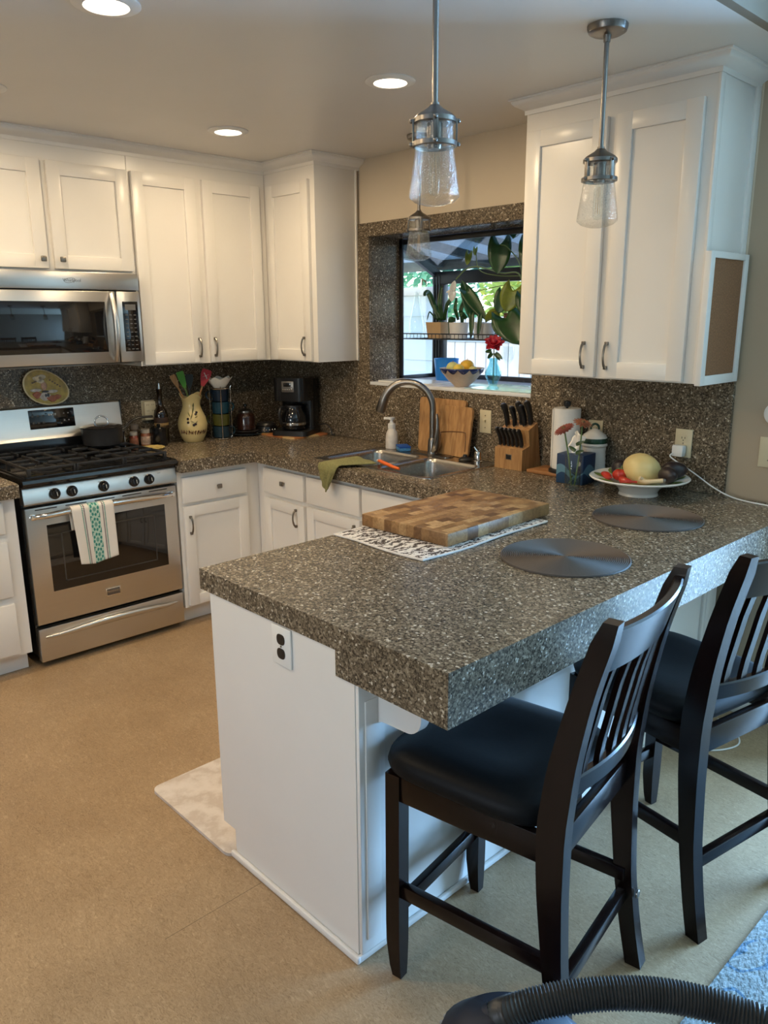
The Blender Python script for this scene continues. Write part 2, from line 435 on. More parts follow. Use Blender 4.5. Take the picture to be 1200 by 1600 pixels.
# stone splashback
b = MB()
b.box(0.001, 0.018, -2.4, -0.018, ZT+0.001, UZ+0.02)
tag(b.build('stone_backsplash', M['stone']), 'speckled brown stone backsplash behind the range and coffee maker', 'backsplash')
b = MB()
for (x0, x1, z0, z1) in ((0.001, WX0, ZT+0.001, UZ), (0.776, WX0, UZ, 2.115), (WX0, WX1, ZT+0.001, WZ0), (WX0, 2.146, WZ1, 2.115), (WX1, 2.956, ZT+0.001, UZ), (WX1, 2.146, UZ, WZ1)):
    b.box(x0, x1, -0.018, -0.0005, z0, z1)
tag(b.build('stone_backsplash', M['stone']), 'speckled brown stone backsplash around the window and behind the sink', 'backsplash')

# crown mouldings
def crown(name, path, z0=2.405, z1=ZC, proj=0.055):
    prof = [(0.0, z0-0.012), (0.006, z0-0.012), (0.007, z0+0.004), (0.013, z0+0.008), (0.020, z0+0.012), (0.036, z0+0.020), (0.046, z0+0.031), (0.047, z1-0.008), (proj, z1-0.006), (proj, z1-0.0005), (0.0, z1-0.0005)]
    P = [Vector(p) for p in path]; rings = []
    for i, p in enumerate(P):
        if i == 0: n = (P[1]-P[0]).normalized(); off = Vector((n.y, -n.x)); k = 1
        elif i == len(P)-1: n = (P[-1]-P[-2]).normalized(); off = Vector((n.y, -n.x)); k = 1
        else:
            a = (P[i]-P[i-1]).normalized(); c = (P[i+1]-P[i]).normalized()
            na, nc = Vector((a.y, -a.x)), Vector((c.y, -c.x)); off = (na+nc).normalized(); k = 1/max(0.2, off.dot(na))
        rings.append([(p.x+off.x*k*o, p.y+off.y*k*o, z) for o, z in prof])
    b = MB(); b.face_loop(rings); return struct(b.build(name, M['trimwhite'], smooth=50))
crown('trim_1', [(0.0, -1.936), (0.326, -1.936), (0.326, -0.316), (0.776, -0.316), (0.776, -0.0)])
crown('trim_2', [(2.146, 0.0), (2.146, -0.316), (2.935, -0.316), (2.935, 0.0)])

# ------------------------------------------------------------------ cabinet makers
def shaker(T, a0, a1, b0, b1, parent, fw=0.062, th=0.021):
    b = MB(T); e = 0.0025
    b.box(a0, a0+fw, b0, b1, 0, th, e); b.box(a1-fw, a1, b0, b1, 0, th, e)
    b.box(a0+fw-0.003, a1-fw+0.003, b0, b0+fw, 0, th-0.0006, e); b.box(a0+fw-0.003, a1-fw+0.003, b1-fw, b1, 0, th-0.0006, e)
    b.box(a0+fw-0.01, a1-fw+0.01, b0+fw-0.01, b1-fw+0.01, 0.0, th-0.011)
    return b.build('door', M['white'], parent)
def pull(T, a, b0, b1, d0, parent):
    b = MB(T); n = 10; pts = []; rr = []
    for i in range(n+1):
        t = i/n; pts.append((a, b0+(b1-b0)*t, d0 + 0.010 + 0.016*math.sin(PI*t)**0.6)); rr.append(0.0042+0.0012*abs(2*t-1))
    b.tube(pts, rr, 8)
    for z in (b0, b1): b.box(a-0.0065, a+0.0065, z-0.007, z+0.007, d0-0.001, d0+0.013, 0.002)
    o = b.build('handle', M['pewter'], parent); return o
def knob(T, a, bb, d0, parent):
    b = MB(T); b.tube([(a, bb, d0-0.001), (a, bb, d0+0.016)], 0.006, 10)
    b.box(a-0.0135, a+0.0135, bb-0.0125, bb+0.0125, d0+0.014, d0+0.024, 0.004)
    return b.build('knob', M['pewter'], parent)
def drawer(T, a0, a1, b0, b1, parent, th=0.021):
    b = MB(T); b.box(a0, a1, b0, b1, 0, th, 0.004); return b.build('drawer', M['white'], parent)

# wall cabinets on the stove wall
XF = 0.325
t = thing('wall_cabinet', 'short white wall cabinet with two doors and square knobs above the microwave', 'cabinet', (0, -1.54, 1.83))
b = MB(); b.box(0.019, XF, -1.935, -1.148, 1.832, 2.449); b.build('cabinet_body', M['white'], t)
T = FX(XF)
for a0, a1, ka in ((-1.925, -1.583, -1.612), (-1.553, -1.156, -1.522)):
    dr = shaker(T, a0, a1, 1.843, 2.325, t); knob(T, ka, 1.885, 0.021, dr)
t = thing('wall_cabinet', 'tall white wall cabinet with two doors between microwave and corner', 'cabinet', (0, -0.74, UZ))
b = MB(); b.box(0.019, XF, -1.146, -0.319, UZ, 2.449); b.build('cabinet_body', M['white'], t)
for a0, a1, ka in ((-1.134, -0.778, -0.806), (-0.733, -0.365, -0.708)):
    dr = shaker(T, a0, a1, UZ+0.006, 2.325, t); pull(T, ka, 1.408, 1.500, 0.021, dr)
t = thing('wall_cabinet', 'white corner wall cabinet with one door left of the window', 'cabinet', (0.4, 0, UZ))
b = MB(); b.box(0.019, 0.776, -0.316, -0.019, UZ, 2.449, 0.002); b.box(0.772, 0.784, -0.03, -0.0185, UZ-0.001, 2.40, 0.002); b.build('cabinet_body', M['white'], t)
T = FY(-0.316)
dr = shaker(T, 0.362, 0.738, UZ+0.006, 2.325, t); pull(T, 0.684, 1.408, 1.500, 0.021, dr)
t = thing('wall_cabinet', 'large white wall cabinet with two tall doors right of the window', 'cabinet', (2.54, 0, UZ))
b = MB(); b.box(2.146, 2.934, -0.315, -0.019, UZ, 2.449, 0.002); b.box(2.925, 2.943, -0.04, -0.0005, UZ-0.002, 2.40, 0.003); b.box(2.928, 2.938, -0.318, -0.285, UZ, 2.40, 0.002)
b.build('cabinet_body', M['white'], t)
T = FY(-0.315)
for a0, a1, ka in ((2.168, 2.528, 2.480), (2.568, 2.893, 2.583)):
    dr = shaker(T, a0, a1, UZ+0.006, 2.325, t); pull(T, ka, 1.412, 1.505, 0.021, dr)

# base cabinets
XB, YB = 0.635, -0.657
def kick(b, x0, x1, y0, y1): b.box(x0, x1, y0, y1, 0.001, 0.105)
t = thing('base_cabinet', 'white base cabinet with knobbed drawer and door right of the range', 'cabinet', (0.3, -0.9, 0))
b = MB(); b.box(0.02, XB, -1.158, -0.64, 0.10, ZB-0.001); kick(b, 0.02, XB-0.07, -1.156, -0.64); b.build('cabinet_body', M['white'], t)
T = FX(XB)
dr = drawer(T, -1.139, -0.745, 0.675, 0.812, t); knob(T, -0.93, 0.742, 0.021, dr)
dr = shaker(T, -1.139, -0.745, 0.112, 0.657, t, 0.058); pull(T, -1.108, 0.512, 0.600, 0.021, dr)
t = thing('base_cabinet', 'narrow white base cabinet with drawer in the corner left of the sink', 'cabinet', (0.88, -0.3, 0))
b = MB(); b.box(0.638, 1.079, YB, -0.02, 0.10, ZB-0.001); kick(b, 0.638, 1.079, YB+0.07, -0.02); b.build('cabinet_body', M['white'], t)
T = FY(YB)
dr = drawer(T, 0.715, 1.068, 0.675, 0.815, t); knob(T, 0.905, 0.752, 0.021, dr)
dr = shaker(T, 0.715, 1.068, 0.112, 0.650, t, 0.058); pull(T, 1.006, 0.535, 0.622, 0.021, dr)
t = thing('base_cabinet', 'wide white sink base cabinet with two plain false drawer fronts', 'cabinet', (1.5, -0.3, 0))
b = MB(); b.box(1.081, 1.948, YB, -0.02, 0.10, 0.70); kick(b, 1.081, 1.948, YB+0.07, -0.02)
b.box(1.081, 1.948, YB, YB+0.02, 0.70, ZB-0.001); b.build('cabinet_body', M['white'], t)
for a0, a1 in ((1.092, 1.503), (1.522, 1.930)): drawer(T, a0, a1, 0.675, 0.815, t)
dr = shaker(T, 1.092, 1.503, 0.112, 0.655, t, 0.058); pull(T, 1.470, 0.535, 0.622, 0.021, dr)
dr = shaker(T, 1.522, 1.930, 0.112, 0.655, t, 0.058); pull(T, 1.556, 0.535, 0.622, 0.021, dr)
t = thing('base_cabinet', 'narrow white base cabinet tucked between sink and peninsula', 'cabinet', (2.1, -0.3, 0))
b = MB(); b.box(1.950, 2.335, YB, -0.02, 0.10, ZB-0.001); kick(b, 1.950, 2.335, YB+0.07, -0.02); b.build('cabinet_body', M['white'], t)
drawer(T, 1.962, 2.30, 0.675, 0.815, t); shaker(T, 1.962, 2.30, 0.112, 0.655, t, 0.058)
t = thing('base_cabinet', 'white base cabinet with three plain drawers left of the range', 'cabinet', (0.3, -2.2, 0))
b = MB(); b.box(0.02, XB, -2.42, -1.962, 0.10, ZB-0.001); kick(b, 0.02, XB-0.07, -2.42, -1.965); b.build('cabinet_body', M['white'], t)
T = FX(XB)
for z0, z1 in ((0.685, 0.828), (0.392, 0.648), (0.115, 0.358)): drawer(T, -2.38, -2.018, z0, z1, t)

# peninsula
PX0, PX1 = 2.345, 2.97
t = thing('peninsula_cabinet', 'long white peninsula base with plain end panel under the stone worktop', 'cabinet', (2.65, -1.0, 0))
b = MB()
b.box(PX0, PX1, -1.985, -0.02, 0.10, 0.776); b.box(PX0, 2.905, -1.985, -0.02, 0.776, ZB-0.001)
b.box(2.41, PX1, -1.985, -0.02, 0.001, 0.10); b.build('cabinet_body', M['white'], t)
b = MB()
b.prism([(PX0, 0.095), (2.408, 0.095), (2.408, 0.001), (PX1, 0.001), (PX1, 0.777), (2.9055, 0.777), (2.9055, ZB-0.001), (PX0, ZB-0.001)], -2.006, -1.985, 'y', bev=0.001)
b.build('end_panel', M['white'], t)
b = MB()
b.box(2.395, PX1+0.012, -2.020, -2.006, 0.001, 0.022, 0.005)
b.box(PX1, PX1+0.012, -2.012, -0.02, 0.001, 0.022, 0.005)
b.build('base_shoe', M['trimwhite'], t)
T = FX(PX1)
for y0 in (-2.004, -0.16):
    b = MB(T); b.box(y0, y0+0.085, 0.023, 0.777, 0, 0.012, 0.002); b.box(y0+0.018, y0+0.067, 0.06, 0.73, 0.01, 0.016, 0.003); b.build('pilaster', M['white'], t)
for y in (-1.945, -0.55):
    b = MB()
    pts = [(PX1+0.0, 0.777), (3.128, 0.777)] + [(3.128-0.05+0.05*math.cos(a), 0.722-0.05*math.sin(a)) for a in [i*PI/2/8 for i in range(9)]] + [(3.00, 0.668), (PX1, 0.655)]
    b.prism(pts, y, y+0.028, 'y', bev=0.002); b.build('bracket', M['white'], t)
for y0, y1 in ((-1.97, -1.35), (-1.34, -0.72)):
    T2 = lambda a, bb, dd: (PX0-dd, a, bb)
    drawer(T2, y0, y1, 0.675, 0.815, t); shaker(T2, y0, y1, 0.112, 0.655, t, 0.058)

# ------------------------------------------------------------------ stone worktops
SX0, SX1, SY0, SY1 = 1.108, 1.898, -0.622, -0.085
CX, CYF, XM, XA = 0.690, -0.715, 1.50, 2.907
def slab(b, poly, z0, z1, bev=0.003):
    old = set(b.bm.verts); b.prism(poly, z0, z1, 'z')
    vs = [v for v in b.bm.verts if v not in old]
    seam = lambda v: min(abs(v.co.x-XM), abs(v.co.x-XA)) < 1e-4
    es = [e for e in set(e for v in vs for e in v.link_edges) if e.calc_face_angle(0) > 0.5 and not (seam(e.verts[0]) and seam(e.verts[1]))]
    bmesh.ops.bevel(b.bm, geom=es, offset=bev, segments=2, profile=0.5, affect='EDGES')
b = MB(); h = 0.02
slab(b, [(0.019, -0.019), (0.019, -1.160), (CX, -1.160), (CX, CYF), (XM, CYF), (XM, SY0+h), (SX0+h, SY0+h), (SX0+h, SY1-h), (XM, SY1-h), (XM, -0.019)], ZB, ZT)
slab(b, [(XM, -0.019), (XM, SY1-h), (SX1-h, SY1-h), (SX1-h, SY0+h), (XM, SY0+h), (XM, CYF), (2.30, CYF), (2.30, Y1), (XA, Y1), (XA, -0.019)], ZB, ZT)
slab(b, [(XA, -0.019), (XA, Y1), (X1, Y1), (X1, -0.019)], 0.7785, ZT)
tag(b.build('stone_worktop', M['stone'], smooth=30), 'large speckled stone worktop running from the range past the sink to the peninsula end', 'worktop')
b = MB(); b.box(0.019, CX, -2.44, -1.952, ZB, ZT, 0.002)
tag(b.build('stone_worktop', M['stone']), 'short piece of speckled stone worktop left of the range', 'worktop')

# ------------------------------------------------------------------ gas range
def text(body, T_fn, size, mat, parent, name='lettering', depth=0.0006, ax=None, center=None):
    cu = bpy.data.curves.new(name, 'FONT'); cu.body = body; cu.size = size; cu.extrude = depth; cu.align_x = 'CENTER'; cu.align_y = 'CENTER'
    tmp = bpy.data.objects.new(name, cu); link(tmp); bpy.context.view_layer.update()
    me = bpy.data.meshes.new_from_object(tmp.evaluated_get(bpy.context.evaluated_depsgraph_get()))
    bpy.data.objects.remove(tmp); bpy.data.curves.remove(cu)
    me.materials.clear(); me.materials.append(mat); o = bpy.data.objects.new(name, me); link(o)
    if parent is not None: o.parent = parent
    off = Vector((0, 0, 0)); p = parent
    while p is not None: off += p.location; p = p.parent
    R = {'x': Matrix(((0, 0, 1), (1, 0, 0), (0, 1, 0))), 'y': Matrix(((1, 0, 0), (0, 0, -1), (0, 1, 0)))}[ax]
    m = R.to_4x4(); m.translation = Vector(center) - off; o.matrix_local = m
    return o
RY0, RY1 = -1.928, -1.166
rg = thing('gas_range', 'stainless steel gas range with black cooktop and five black knobs', 'range', (0.3, -1.547, 0))
b = MB(); b.box(0.03, 0.598, RY0+0.003, RY1-0.003, 0.045, 0.885, 0.003)
for y in (RY0+0.05, RY1-0.05):
    for x in (0.10, 0.55): b.cyl((x, y, 0.0005), (x, y, 0.05), 0.018, 12)
b.build('range_body', M['black'], rg)
b = MB()
b.prism([(0.03, 0.878), (0.645, 0.878), (0.664, 0.884), (0.672, 0.896), (0.668, 0.910), (0.655, 0.916), (0.03, 0.916)], RY0, RY1, 'y', bev=0.004)
ct = b.build('cooktop', M['black'], rg)
b = MB()   # raised rim and burner bowls
for y0, y1 in ((RY0+0.02, RY0+0.03), (RY1-0.03, RY1-0.02)): b.box(0.09, 0.645, y0, y1, 0.914, 0.922, 0.003)
b.box(0.632, 0.645, RY0+0.02, RY1-0.02, 0.914, 0.922, 0.003)
b.build('rim', M['black'], ct)
burn = [(0.22, -1.755, 0.040), (0.50, -1.755, 0.046), (0.22, -1.345, 0.036), (0.50, -1.345, 0.050), (0.36, -1.55, 0.034)]
for x, y, r in burn:
    b = MB(); b.lathe([(r*1.5, 0.915), (r*1.5, 0.919), (r*1.1, 0.921), (r*1.1, 0.929), (r, 0.931), (r, 0.937), (r*0.9, 0.940), (0.0, 0.940)], (x, y, 0), 24)
    b.build('burner', M['iron'], ct)
for y0, y1 in ((RY0+0.045, -1.672), (-1.664, -1.432), (-1.424, RY1-0.045)):
    b = MB(); w_ = 0.0065; z0, z1 = 0.944, 0.957
    for y in (y0, y1): b.box(0.10, 0.625, y-w_, y+w_, z0, z1, 0.003)
    for x in (0.10, 0.362, 0.625): b.box(x-w_, x+w_, y0, y1, z0, z1, 0.003)
    for x in (0.10, 0.362, 0.625):
        for y in (y0, y1): b.box(x-0.008, x+0.008, y-0.008, y+0.008, 0.9155, z1, 0.002)
    ym = (y0+y1)/2
    for xc in (0.225, 0.50):
        for dx, dy in ((1, 0), (-1, 0), (0, 1), (0, -1)):
            xa, ya = xc+dx*0.03, ym+dy*0.03; xb = xc+dx*0.13; yb = ym+dy*(y1-y0)/2
            b.box(min(xa, xb)-(w_*0.8 if dy else 0), max(xa, xb)+(w_*0.8 if dy else 0), min(ya, yb)-(w_*0.8 if dx else 0), max(ya, yb)+(w_*0.8 if dx else 0), z0+0.001, z1+0.004, 0.003)
    b.build('grate', M['iron'], rg)
# control panel
b = MB(); b.prism([(0.60, 0.792), (0.644, 0.792), (0.652, 0.800), (0.644, 0.866), (0.636, 0.876), (0.60, 0.876)], RY0+0.001, RY1-0.001, 'y', bev=0.003)
cp = b.build('control_panel', M['steel'], rg)
for y in (-1.786, -1.706, -1.553, -1.398, -1.318):
    b = MB(); N = Vector((0.992, 0, 0.12)); c0 = Vector((0.647, y, 0.832))
    b.tube([c0, c0+N*0.006, c0+N*0.008, c0+N*0.022, c0+N*0.026], [0.026, 0.026, 0.022, 0.020, 0.016], 28)
    b.obox(c0+N*0.027, (0, 1, 0), N, (0, -0.12, 0.992), 0.009, 0.014, 0.038, 0.003)
    k = b.build('knob', M['black'], rg)
    b = MB(); b.obox(c0+N*0.0345, (0, 1, 0), N, (0, -0.12, 0.992), 0.002, 0.0012, 0.018); b.build('pointer', M['whiteprint'], k)
b = MB()
for y in (-1.826, -1.745, -1.593, -1.438, -1.358, -1.285): 
    for k in range(3): b.box(0.6455, 0.6475, y+0.016+k*0.006, y+0.019+k*0.006, 0.853, 0.857)
b.build('marking', M['greyplastic'], cp)
# oven door
T = FX(0.60); b = MB(T)
b.box(-1.924, -1.170, 0.216, 0.778, 0.0, 0.040, 0.005)
od = b.build('oven_door', M['steel'], rg)
b = MB(T); b.box(-1.836, -1.240, 0.366, 0.690, 0.030, 0.0412, 0.002)
ow = b.build('oven_window', M['blackglass'], od)
b = MB(T)
for x0, x1, z0, z1 in ((-1.775, -1.30, 0.405, 0.411), (-1.775, -1.30, 0.640, 0.646), (-1.775, -1.769, 0.405, 0.646), (-1.306, -1.30, 0.405, 0.646)): b.box(x0, x1, z0, z1, 0.0410, 0.0418)
b.build('window_border', plain('smoked_border', (0.05, 0.048, 0.045), 0.2), ow)
b = MB(T); n = 22; pts = [(-1.905+0.716*i/n, 0.738+0.010*math.sin(PI*i/n), 0.043+0.030*min(1, 5*math.sin(PI*i/n))) for i in range(n+1)]
b.tube(pts, [0.010+0.006*math.sin(PI*i/n)**0.5 for i in range(n+1)], 14)
for y in (-1.895, -1.20): b.box(y-0.012, y+0.012, 0.725, 0.752, 0.036, 0.062, 0.004)
b.build('handle', M['chrome'], od)
b = MB(T)
for i in range(5): b.box(-1.88+i*0.14, -1.78+i*0.14, 0.764, 0.769, 0.0395, 0.0405)
b.build('vent_slot', M['blackplastic'], od)
b = MB(T); b.box(-1.588, -1.512, 0.277, 0.319, 0.039, 0.043, 0.002); bd = b.build('badge', M['chrome'], od)
b = MB(T); b.box(-1.583, -1.517, 0.282, 0.314, 0.0425, 0.0436, 0.001); b.build('badge_face', plain('badge_grey', (0.16, 0.15, 0.145), 0.3, 0.6), bd)
text('FRIGIDAIRE', None, 0.0125, M['chrome'], bd, 'brand_lettering', 0.0004, 'x', (0.6442, -1.55, 0.300))
# warming drawer
b = MB(T); b.box(-1.924, -1.170, 0.030, 0.196, 0.0, 0.038, 0.005); dr = b.build('drawer', M['steel'], rg)
b = MB(T); pts = [(-1.895+0.69*i/n, 0.158+0.014*math.sin(PI*i/n)-0.008, 0.034+0.020*min(1, 4*math.sin(PI*i/n))) for i in range(n+1)]
b.tube(pts, [0.006+0.012*math.sin(PI*i/n)**0.6 for i in range(n+1)], 12, flat=0.8); b.build('handle', M['steel'], dr)
# backguard
b = MB(); b.prism([(0.021, 0.90), (0.100, 0.90), (0.100, 0.965), (0.082, 1.012), (0.078, 1.02), (0.062, 1.165), (0.055, 1.172), (0.021, 1.172)], RY0, RY1, 'y', bev=0.003)
bgd = b.build('backguard', M['steel'], rg)
b = MB(); b.box(0.098, 0.104, RY0+0.004, RY1-0.004, 0.917, 1.005, 0.002); b.build('lower_band', M['black'], bgd)
b = MB(); b.box(0.021, 0.074, RY1-0.0005, RY1+0.004, 0.918, 1.172, 0.002); b.build('end_cap', M['black'], bgd)
sl = Vector((0.062-0.078, 0, 1.165-1.02)).normalized(); nn = Vector((sl.z, 0, -sl.x))
cdis = Vector((0.0695, -1.543, 1.106))
b = MB(); b.obox(cdis, (0, 1, 0), nn, sl, 0.236, 0.006, 0.098, 0.0028); ds = b.build('display', M['blackglass'], bgd)
b = MB()
for dy, dz in ((0.062, 0.022), (0.085, 0.022), (0.062, -0.014), (0.085, -0.014)): b.obox(cdis+nn*0.0034+sl*dz+Vector((0, dy, 0)), (0, 1, 0), nn, sl, 0.007, 0.001, 0.005)
for i in range(4): b.obox(cdis+nn*0.0034+sl*0.02+Vector((0, -0.015+0.011*i, 0)), (0, 1, 0), nn, sl, 0.007, 0.001, 0.010)
b.build('button_print', M['greyplastic'], ds)
dimb = plain('dim_button', (0.045, 0.045, 0.045), 0.4)
for i in range(3):
    for dz in (0.018, -0.018):
        b = MB(); b.obox(cdis+nn*0.0033+sl*dz+Vector((0, -0.098+0.026*i, 0)), (0, 1, 0), nn, sl, 0.012, 0.001, 0.010, 0.0004); b.build('button', dimb, ds)

# ------------------------------------------------------------------ microwave
mw = thing('microwave', 'stainless over-range microwave with dark window and keypad', 'microwave', (0.2, -1.54, 1.39))
b = MB(); b.box(0.019, 0.372, -1.925, -1.167, 1.392, 1.828, 0.003); b.build('microwave_body', M['blackplastic'], mw)
T = FX(0.372)
b = MB(T); b.box(-1.925, -1.167, 1.748, 1.829, 0, 0.028, 0.003); vp = b.build('vent_panel', M['steel'], mw)
b = MB(T)
for k in range(24): 
    a0, a1 = 2*PI*k/24, 2*PI*(k+1)/24
    b.tube([(-1.515+0.026*math.cos(a), 1.789+0.011*math.sin(a)+0.004*math.cos(a), 0.0285) for a in (a0, a1)], 0.0010, 5)
b.build('emblem', M['pewter'], vp)
text('Whirlpool', None, 0.021, M['pewter'], vp, 'brand_lettering', 0.0005, 'x', (0.4004, -1.505, 1.789))
b = MB(T); b.box(-1.925, -1.296, 1.396, 1.742, 0, 0.028, 0.004); md = b.build('door', M['steel'], mw)
b = MB(T); b.box(-1.895, -1.352, 1.450, 1.692, 0.02, 0.0292, 0.002); b.build('door_window', M['blackglass'], md)
b = MB(T); n = 14; pts = [(-1.318, 1.405+0.325*i/n, 0.030+0.034*math.sin(PI*i/n)**0.7) for i in range(n+1)]
b.tube(pts, [0.011+0.004*math.sin(PI*i/n) for i in range(n+1)], 12, flat=1.0); b.build('handle', M['steelv'], md)
b = MB(T); b.box(-1.290, -1.167, 1.396, 1.742, 0, 0.028, 0.004); kp = b.build('keypad_panel', M['steelv'], mw)
b = MB(T); b.box(-1.263, -1.180, 1.448, 1.694, 0.02, 0.0292, 0.002); kb_ = b.build('keypad', M['blackglass'], kp)
b = MB(T)
b.box(-1.250, -1.193, 1.652, 1.680, 0.029, 0.0295)
for r in range(9):
    for c in range(3): b.box(-1.251+c*0.022, -1.238+c*0.022, 1.626-r*0.021, 1.630-r*0.021, 0.029, 0.0296)
b.build('key_print', plain('key_print', (0.12, 0.12, 0.12), 0.5), kb_)
b = MB(); b.box(0.06, 0.36, -1.90, -1.20, 1.384, 1.393, 0.002); b.build('underside_filter', M['pewter'], mw)

# ------------------------------------------------------------------ sink and tap
sk = thing('kitchen_sink', 'double-bowl stainless steel drop-in sink under the window', 'sink', (1.5, -0.35, 0.9))
def rr(x0, x1, y0, y1, r, n=5):
    P = []
    for cx, cy, a in ((x1-r, y1-r, 0), (x0+r, y1-r, PI/2), (x0+r, y0+r, PI), (x1-r, y0+r, 3*PI/2)):
        for i in range(n+1): P.append((cx+r*math.cos(a+PI/2*i/n), cy+r*math.sin(a+PI/2*i/n)))
    return P
def bowl(x0, x1, y0, y1):
    R = []
    for ins, z, r in ((0, 0.909, 0.05), (0.006, 0.904, 0.05), (0.010, 0.89, 0.05), (0.022, 0.76, 0.055), (0.05, 0.745, 0.05)):
        R.append([(x, y, z) for x, y in rr(x0+ins, x1-ins, y0+ins, y1-ins, r)])
    b = MB(); b.face_loop(R, True, False, True)
    cx, cy = (x0+x1)/2, (y0+y1)/2
    b.lathe([(0.045, 0.7455), (0.043, 0.748), (0.03, 0.7465), (0.0, 0.7462)], (cx, cy, 0), 20)
    return b.build('bowl', M['sinksteel'], sk, recalc=False)
BX = [(1.135, 1.482), (1.522, 1.870)]; BY0, BY1 = -0.600, -0.205
for x0, x1 in BX: bowl(x0, x1, BY0, BY1)
b = MB()   # flat deck round the bowls
xs = [SX0, 1.135, 1.482, 1.522, 1.870, SX1]; zr = 0.9095
for i in range(5):
    for (y0, y1) in ((SY0, BY0), (BY1, SY1)): b.box(xs[i], xs[i+1], y0, y1, 0.905, zr)
    if i in (0, 2, 4): b.box(xs[i], xs[i+1], BY0, BY1, 0.905, zr)
for x0, x1 in BX:   # corner fillets
    for sx, cx in ((1, x0), (-1, x1)):
        for sy, cy in ((1, BY0), (-1, BY1)):
            poly = [(cx, cy)] + [(cx+sx*0.05*(1-math.cos(a)), cy+sy*0.05*(1-math.sin(a))) for a in [i*PI/2/5 for i in range(6)]]
            b.prism(poly, 0.905, zr, 'z')
b.build('rim_deck', M['sinksteel'], sk)
b = MB(); 
R = [[(x, y, z) for x, y in rr(SX0-o, SX1+o, SY0-o, SY1+o, 0.03)] for o, z in ((0.004, 0.9075), (0.003, 0.9105), (-0.004, 0.9125), (-0.010, 0.9095))]
b.face_loop(R, True, False, False); b.build('rolled_edge', M['sinksteel'], sk)
fc = thing('kitchen_faucet', 'brushed nickel gooseneck faucet with lever handle behind the sink', 'faucet', (1.478, -0.135, 0.9095))
b = MB(); b.lathe([(0.0, 0.910), (0.036, 0.910), (0.036, 0.914), (0.028, 0.919), (0.026, 0.93), (0.024, 0.985), (0.018, 1.0), (0.0, 1.002)], (1.478, -0.135, 0), 28)
R = [[(x, y, z) for x, y in rr(1.345-i, 1.610+i, -0.168-i, -0.102+i, 0.03)] for i, z in ((0, 0.9098), (0, 0.914), (-0.006, 0.917))]
b.face_loop(R); b.build('base', M['nickel'], fc)
b = MB(); pts = []; dv = Vector((-0.86, -0.51, 0))
p0 = Vector((1.478, -0.135, 0.99)); pts.append(p0); pts.append(p0+Vector((0, 0, 0.10)))
Rr = 0.135; zc_ = 1.150
for i in range(17):
    a = PI*i/16*0.93; pts.append(Vector((1.478, -0.135, zc_)) + dv*(Rr-Rr*math.cos(a)) + Vector((0, 0, Rr*math.sin(a))))
t_ = (pts[-1]-pts[-2]).normalized(); pts.append(pts[-1]+t_*0.02)
b.tube(pts, [0.0170]*2+[0.0165]*9+[0.0170+0.0007*i for i in range(9)], 16); b.build('spout', M['nickel'], fc)
b = MB(); b.tube([pts[-1]-t_*0.045, pts[-1]-t_*0.03, pts[-1]+t_*0.028, pts[-1]+t_*0.036], [0.0238, 0.0245, 0.0255, 0.021], 18); b.build('spray_head', M['nickel'], fc)
b = MB(); hp = [(1.495, -0.140, 0.93), (1.518, -0.150, 0.965), (1.532, -0.157, 1.01), (1.534, -0.158, 1.06), (1.530, -0.156, 1.105), (1.520, -0.152, 1.128)]
b.tube(hp, [0.020, 0.025, 0.018, 0.010, 0.009, 0.005], 14, flat=0.6); b.build('lever', M['nickel'], fc)

# ------------------------------------------------------------------ lamps
def ceiling_can(x, y, label, power=CAN_POWER):
    t = thing('recessed_light', label, 'ceiling light', (x, y, ZC), 0, 'recessed ceiling lights')
    b = MB(); b.lathe([(0.093, -0.0005), (0.093, -0.004), (0.088, -0.007), (0.062, -0.010), (0.060, -0.006), (0.060, -0.0005)], (0, 0, 0), 40, cap=False); b.build('trim_ring', M['trimwhite'], t, True)
    b = MB(); b.lathe([(0.0605, -0.0065), (0.05, -0.0075), (0.0, -0.008)], (0, 0, 0), 32); b.build('lens', M['lens'], t, True)
    l = bpy.data.lights.new('can_lamp', 'AREA'); l.shape = 'DISK'; l.size = 0.11; l.energy = power; l.color = CAN_COLOR; l.spread = math.radians(180)
    o = bpy.data.objects.new('can_lamp', l); link(o); o.parent = t; o.location = (0, 0, -0.012)
for x, y, lb in ((0.896, -0.914, 'round lit ceiling light nearest the corner wall cabinets'), (1.965, -0.906, 'round lit ceiling light beside the pendant rod, right of the others'),
                 (1.959, -1.987, 'round lit ceiling light cut off by the top edge of the photo'), (0.896, -1.987, 'round lit ceiling light outside the photo above the left base cabinet'),
                 (0.896, -3.06, 'added fill ceiling light out of view, farthest left'), (1.96, -3.06, 'added fill ceiling light out of view behind the peninsula end')):
    ceiling_can(x, y, lb, CAN_POWER if y > -3 else 13.0)  # the stronger rear pair is added as unseen fill
pd = thing('pendant_lamp', 'seeded glass pendant lamp on a nickel rod, nearest and largest', 'pendant lamp', (2.81, -1.575, ZC), 0, 'glass pendant lamps')
b = MB(); b.lathe([(0.0, -0.0005), (0.060, -0.0005), (0.060, -0.006), (0.056, -0.018), (0.045, -0.024), (0.012, -0.026), (0.010, -0.045), (0.0, -0.046)], n=36); b.build('canopy', M['nickel'], pd, True)
b = MB(); b.cyl((0, 0, -0.02), (0, 0, -0.345), 0.0075, 14); b.cyl((0, 0, -0.335), (0, 0, -0.352), 0.011, 14); b.build('rod', M['nickel'], pd, True)
b = MB(); b.lathe([(0.0, -0.340), (0.012, -0.340), (0.020, -0.348), (0.044, -0.362), (0.052, -0.370), (0.052, -0.380), (0.048, -0.382), (0.0, -0.380)], n=36); b.build('cap', M['nickel'], pd, True)
